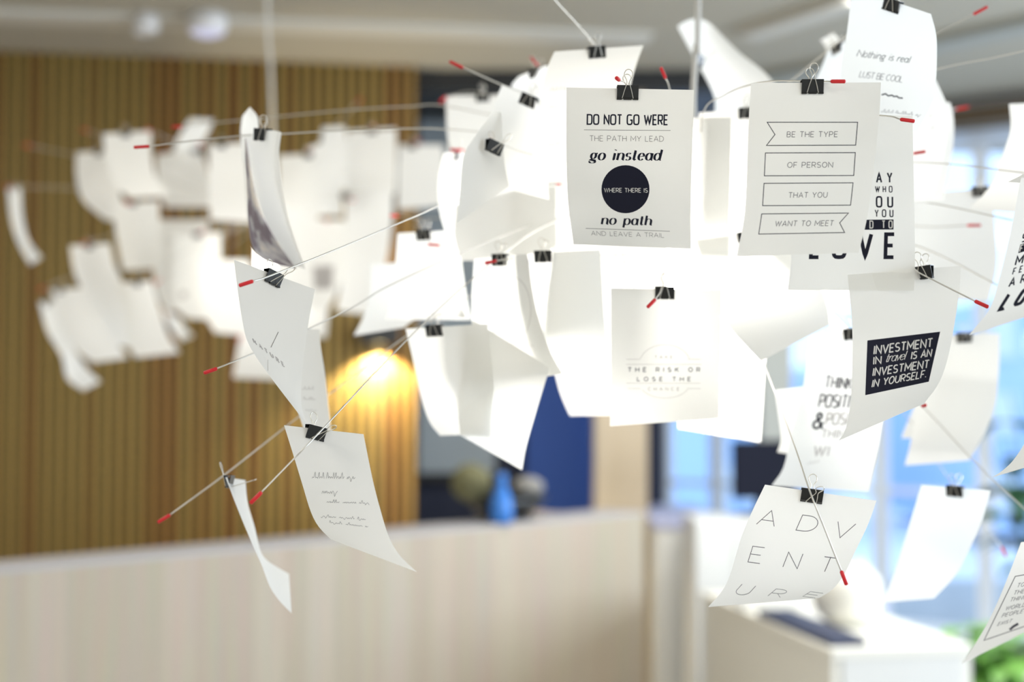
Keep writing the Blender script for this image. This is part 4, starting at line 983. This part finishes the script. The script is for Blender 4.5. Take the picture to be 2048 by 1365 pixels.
# ---- the curled pair at the far left wire
sheet(1.95, .5, .5, [[(491, 277), (504, 347), (514, 393), (529, 437), (555, 484), (588, 531)], [(530, 262), (530, 340), (548, 410), (570, 470), (600, 535)], [(563, 265), (558, 320), (570, 410), (590, 480), (612, 540)]],
 'white side of a long curled sheet hanging left of the grey cluster', 'long curled white sheet', [(.45, {'yaw': 1.0})], mid=-.02)
sheet(1.96, -.6, .4, [[(489, 276), (494, 400), (497, 450), (505, 495), (530, 522), (594, 538)], [(491, 277), (504, 347), (514, 393), (529, 437), (555, 484), (588, 531)]],
 'sheet with a beige and mauve picture print along the long curled sheet', 'picture print sheet', [], mat_='picture')
sheet(2.1, 1, .8, [[(485, 232), (481, 267), (486, 330)], [(500, 214), (516, 238), (518, 300)]],
 'white sheet top bulging beside the clip of the long curled sheet', 'bulging white sheet top', [])
# ---- sheets of the far lamp, left to right
def far(d, yaw, curl, L, R, label, ref, clips=(), prints=None): sheet(d, yaw, curl, [L, R], label, ref, clips, prints, FAR)
far(4.3, 1, .6, [(15, 378), (22, 440), (38, 490), (60, 530)], [(42, 375), (45, 430), (57, 480), (84, 516)], 'dim grey sheet seen edge on, alone at the far left', 'dim sheet alone at the far left', [(.5,)])
far(4.25, .5, -.5, [(153, 305), (152, 350), (165, 400), (210, 440)], [(242, 300), (240, 350), (244, 400), (270, 445)], 'blurred grey sheet second from the left on the far lamp', 'second sheet from the left', [(.5,)])
far(4.0, .3, -.8, [(205, 268), (214, 330), (233, 375), (262, 396)], [(302, 262), (304, 320), (316, 362), (345, 392)], 'blurred sheet whose curled bottom leaves a dark gap', 'blurred sheet with curled bottom', [(.48,)])
far(4.15, .3, .2, [(223, 405), (232, 470), (246, 542)], [(318, 402), (321, 470), (328, 536)], 'blurred grey sheet hanging right below the dark gap', 'blurred sheet below the dark gap', [(.45,)])
far(4.4, .5, -.5, [(312, 310), (314, 355), (330, 415)], [(400, 298), (418, 350), (424, 415)], 'bright blurred sheet behind the short red tip', 'bright blurred sheet behind the red tip', [(.9,)])
far(4.4, .8, .6, [(380, 238), (352, 285), (343, 332)], [(428, 240), (408, 282), (378, 325)], 'blurred sheet with a bright bent over top above the far cluster', 'blurred bent over sheet', [])
far(4.0, .2, .1, [(418, 288), (418, 360), (420, 440)], [(492, 286), (498, 360), (502, 445)], 'pale grey blurred sheet left of the picture print', 'pale grey sheet by the picture print', [(.35,)])
far(4.3, .3, -.5, [(320, 440), (306, 520), (314, 590), (332, 622)], [(418, 440), (410, 520), (412, 590), (420, 625)], 'glowing blurred sheet with a rounded lower lobe at left', 'glowing sheet with rounded lobe', [])
far(4.2, .2, -.5, [(348, 470), (346, 575), (357, 622), (378, 638)], [(442, 465), (442, 560), (446, 610), (456, 640)], 'glowing blurred sheet with a grey spot printed low', 'glowing sheet with grey spot', [(.5,)], [('O', (367, 590), 7, 'faint_ink')])
far(4.1, .2, -.5, [(398, 520), (404, 615), (430, 666)], [(498, 520), (505, 620), (522, 674)], 'glowing blurred sheet tucked behind the top of NATURE', 'glowing sheet behind NATURE', [])
far(4.6, .9, .9, [(322, 615), (338, 650), (358, 684)], [(360, 640), (376, 662), (388, 672)], 'dim shadowed blurred sheet below the glowing lobes', 'dim shadowed sheet', [])
far(4.1, .7, -.4, [(140, 492), (147, 540), (164, 580), (198, 632), (232, 690)], [(220, 487), (229, 530), (248, 572), (264, 640), (278, 700)], 'bluish white blurred sheet hanging left below the far cluster', 'bluish white sheet', [(.5,)])
far(4.3, .8, .4, [(100, 580), (130, 655), (152, 700), (185, 726)], [(170, 575), (192, 610), (220, 665), (256, 716)], 'grey blurred sheet between the white ribbon and the bluish sheet', 'grey sheet beside the white ribbon', [(.3,)])
far(4.15, .9, -.6, [(78, 605), (95, 665), (124, 715), (134, 758), (166, 782)], [(114, 603), (127, 640), (149, 697), (172, 735), (202, 764)], 'white ribbon like sheet curled up, lowest of the far lamp', 'white ribbon like sheet', [(.5,)])
far(4.05, .4, -.4, [(247, 565), (253, 640), (260, 695), (270, 716)], [(304, 563), (320, 620), (338, 675), (360, 706)], 'grey blurred sheet right of the bluish white one', 'grey sheet right of the bluish one', [(.5,)])
far(4.15, .2, 0, [(696, 262), (695, 330), (694, 388)], [(792, 257), (793, 330), (791, 388)], 'grey blurred sheet highest on the right of the far lamp', 'highest grey sheet right', [(.5,)])
far(4.2, .4, .2, [(614, 296), (611, 350), (610, 432)], [(690, 270), (684, 340), (686, 432)], 'grey blurred sheet left of the small brown gap', 'grey sheet left of the brown gap', [])
far(4.1, .2, .2, [(556, 312), (556, 370), (554, 440)], [(640, 306), (638, 370), (636, 442)], 'pale blurred sheet right of the long curled sheet', 'pale sheet right of the curled one', [(.72,)])
far(4.0, .1, -.3, [(556, 437), (550, 500), (546, 560), (545, 602)], [(690, 441), (690, 520), (676, 580), (655, 620)], 'dazzling blurred sheet with a small grey picture', 'dazzling sheet with grey picture', [], [('Q', [(625, 532), (668, 532), (664, 578), (630, 580)], 'faint_ink')])
far(4.4, .2, -.3, [(560, 560), (556, 620), (550, 660)], [(655, 560), (656, 630), (652, 676)], 'white blurred sheet below the small grey picture', 'white sheet below the grey picture', [])
far(4.1, .3, -.3, [(690, 390), (690, 470), (682, 560), (672, 622)], [(786, 386), (784, 450), (770, 540), (738, 630)], 'dazzling blurred sheet right of the small grey picture', 'dazzling sheet right of the grey picture', [(.0,)])
far(4.3, .2, 0, [(798, 290), (795, 350), (795, 420)], [(886, 290), (890, 345), (887, 412)], 'pinkish white blurred sheet past the end of the slatted wall', 'pinkish white sheet', [(.3,)])
far(4.5, .3, .2, [(645, 255), (640, 310), (640, 380)], [(690, 253), (700, 310), (705, 380)], 'blurred sheet with a rounded top over the brown gap', 'blurred sheet with rounded top', [])
far(4.1, .3, -.2, [(480, 670), (469, 735), (466, 756)], [(562, 676), (562, 720), (558, 760)], 'white blurred sheet behind the lower NATURE corner', 'white sheet behind the NATURE corner', [])
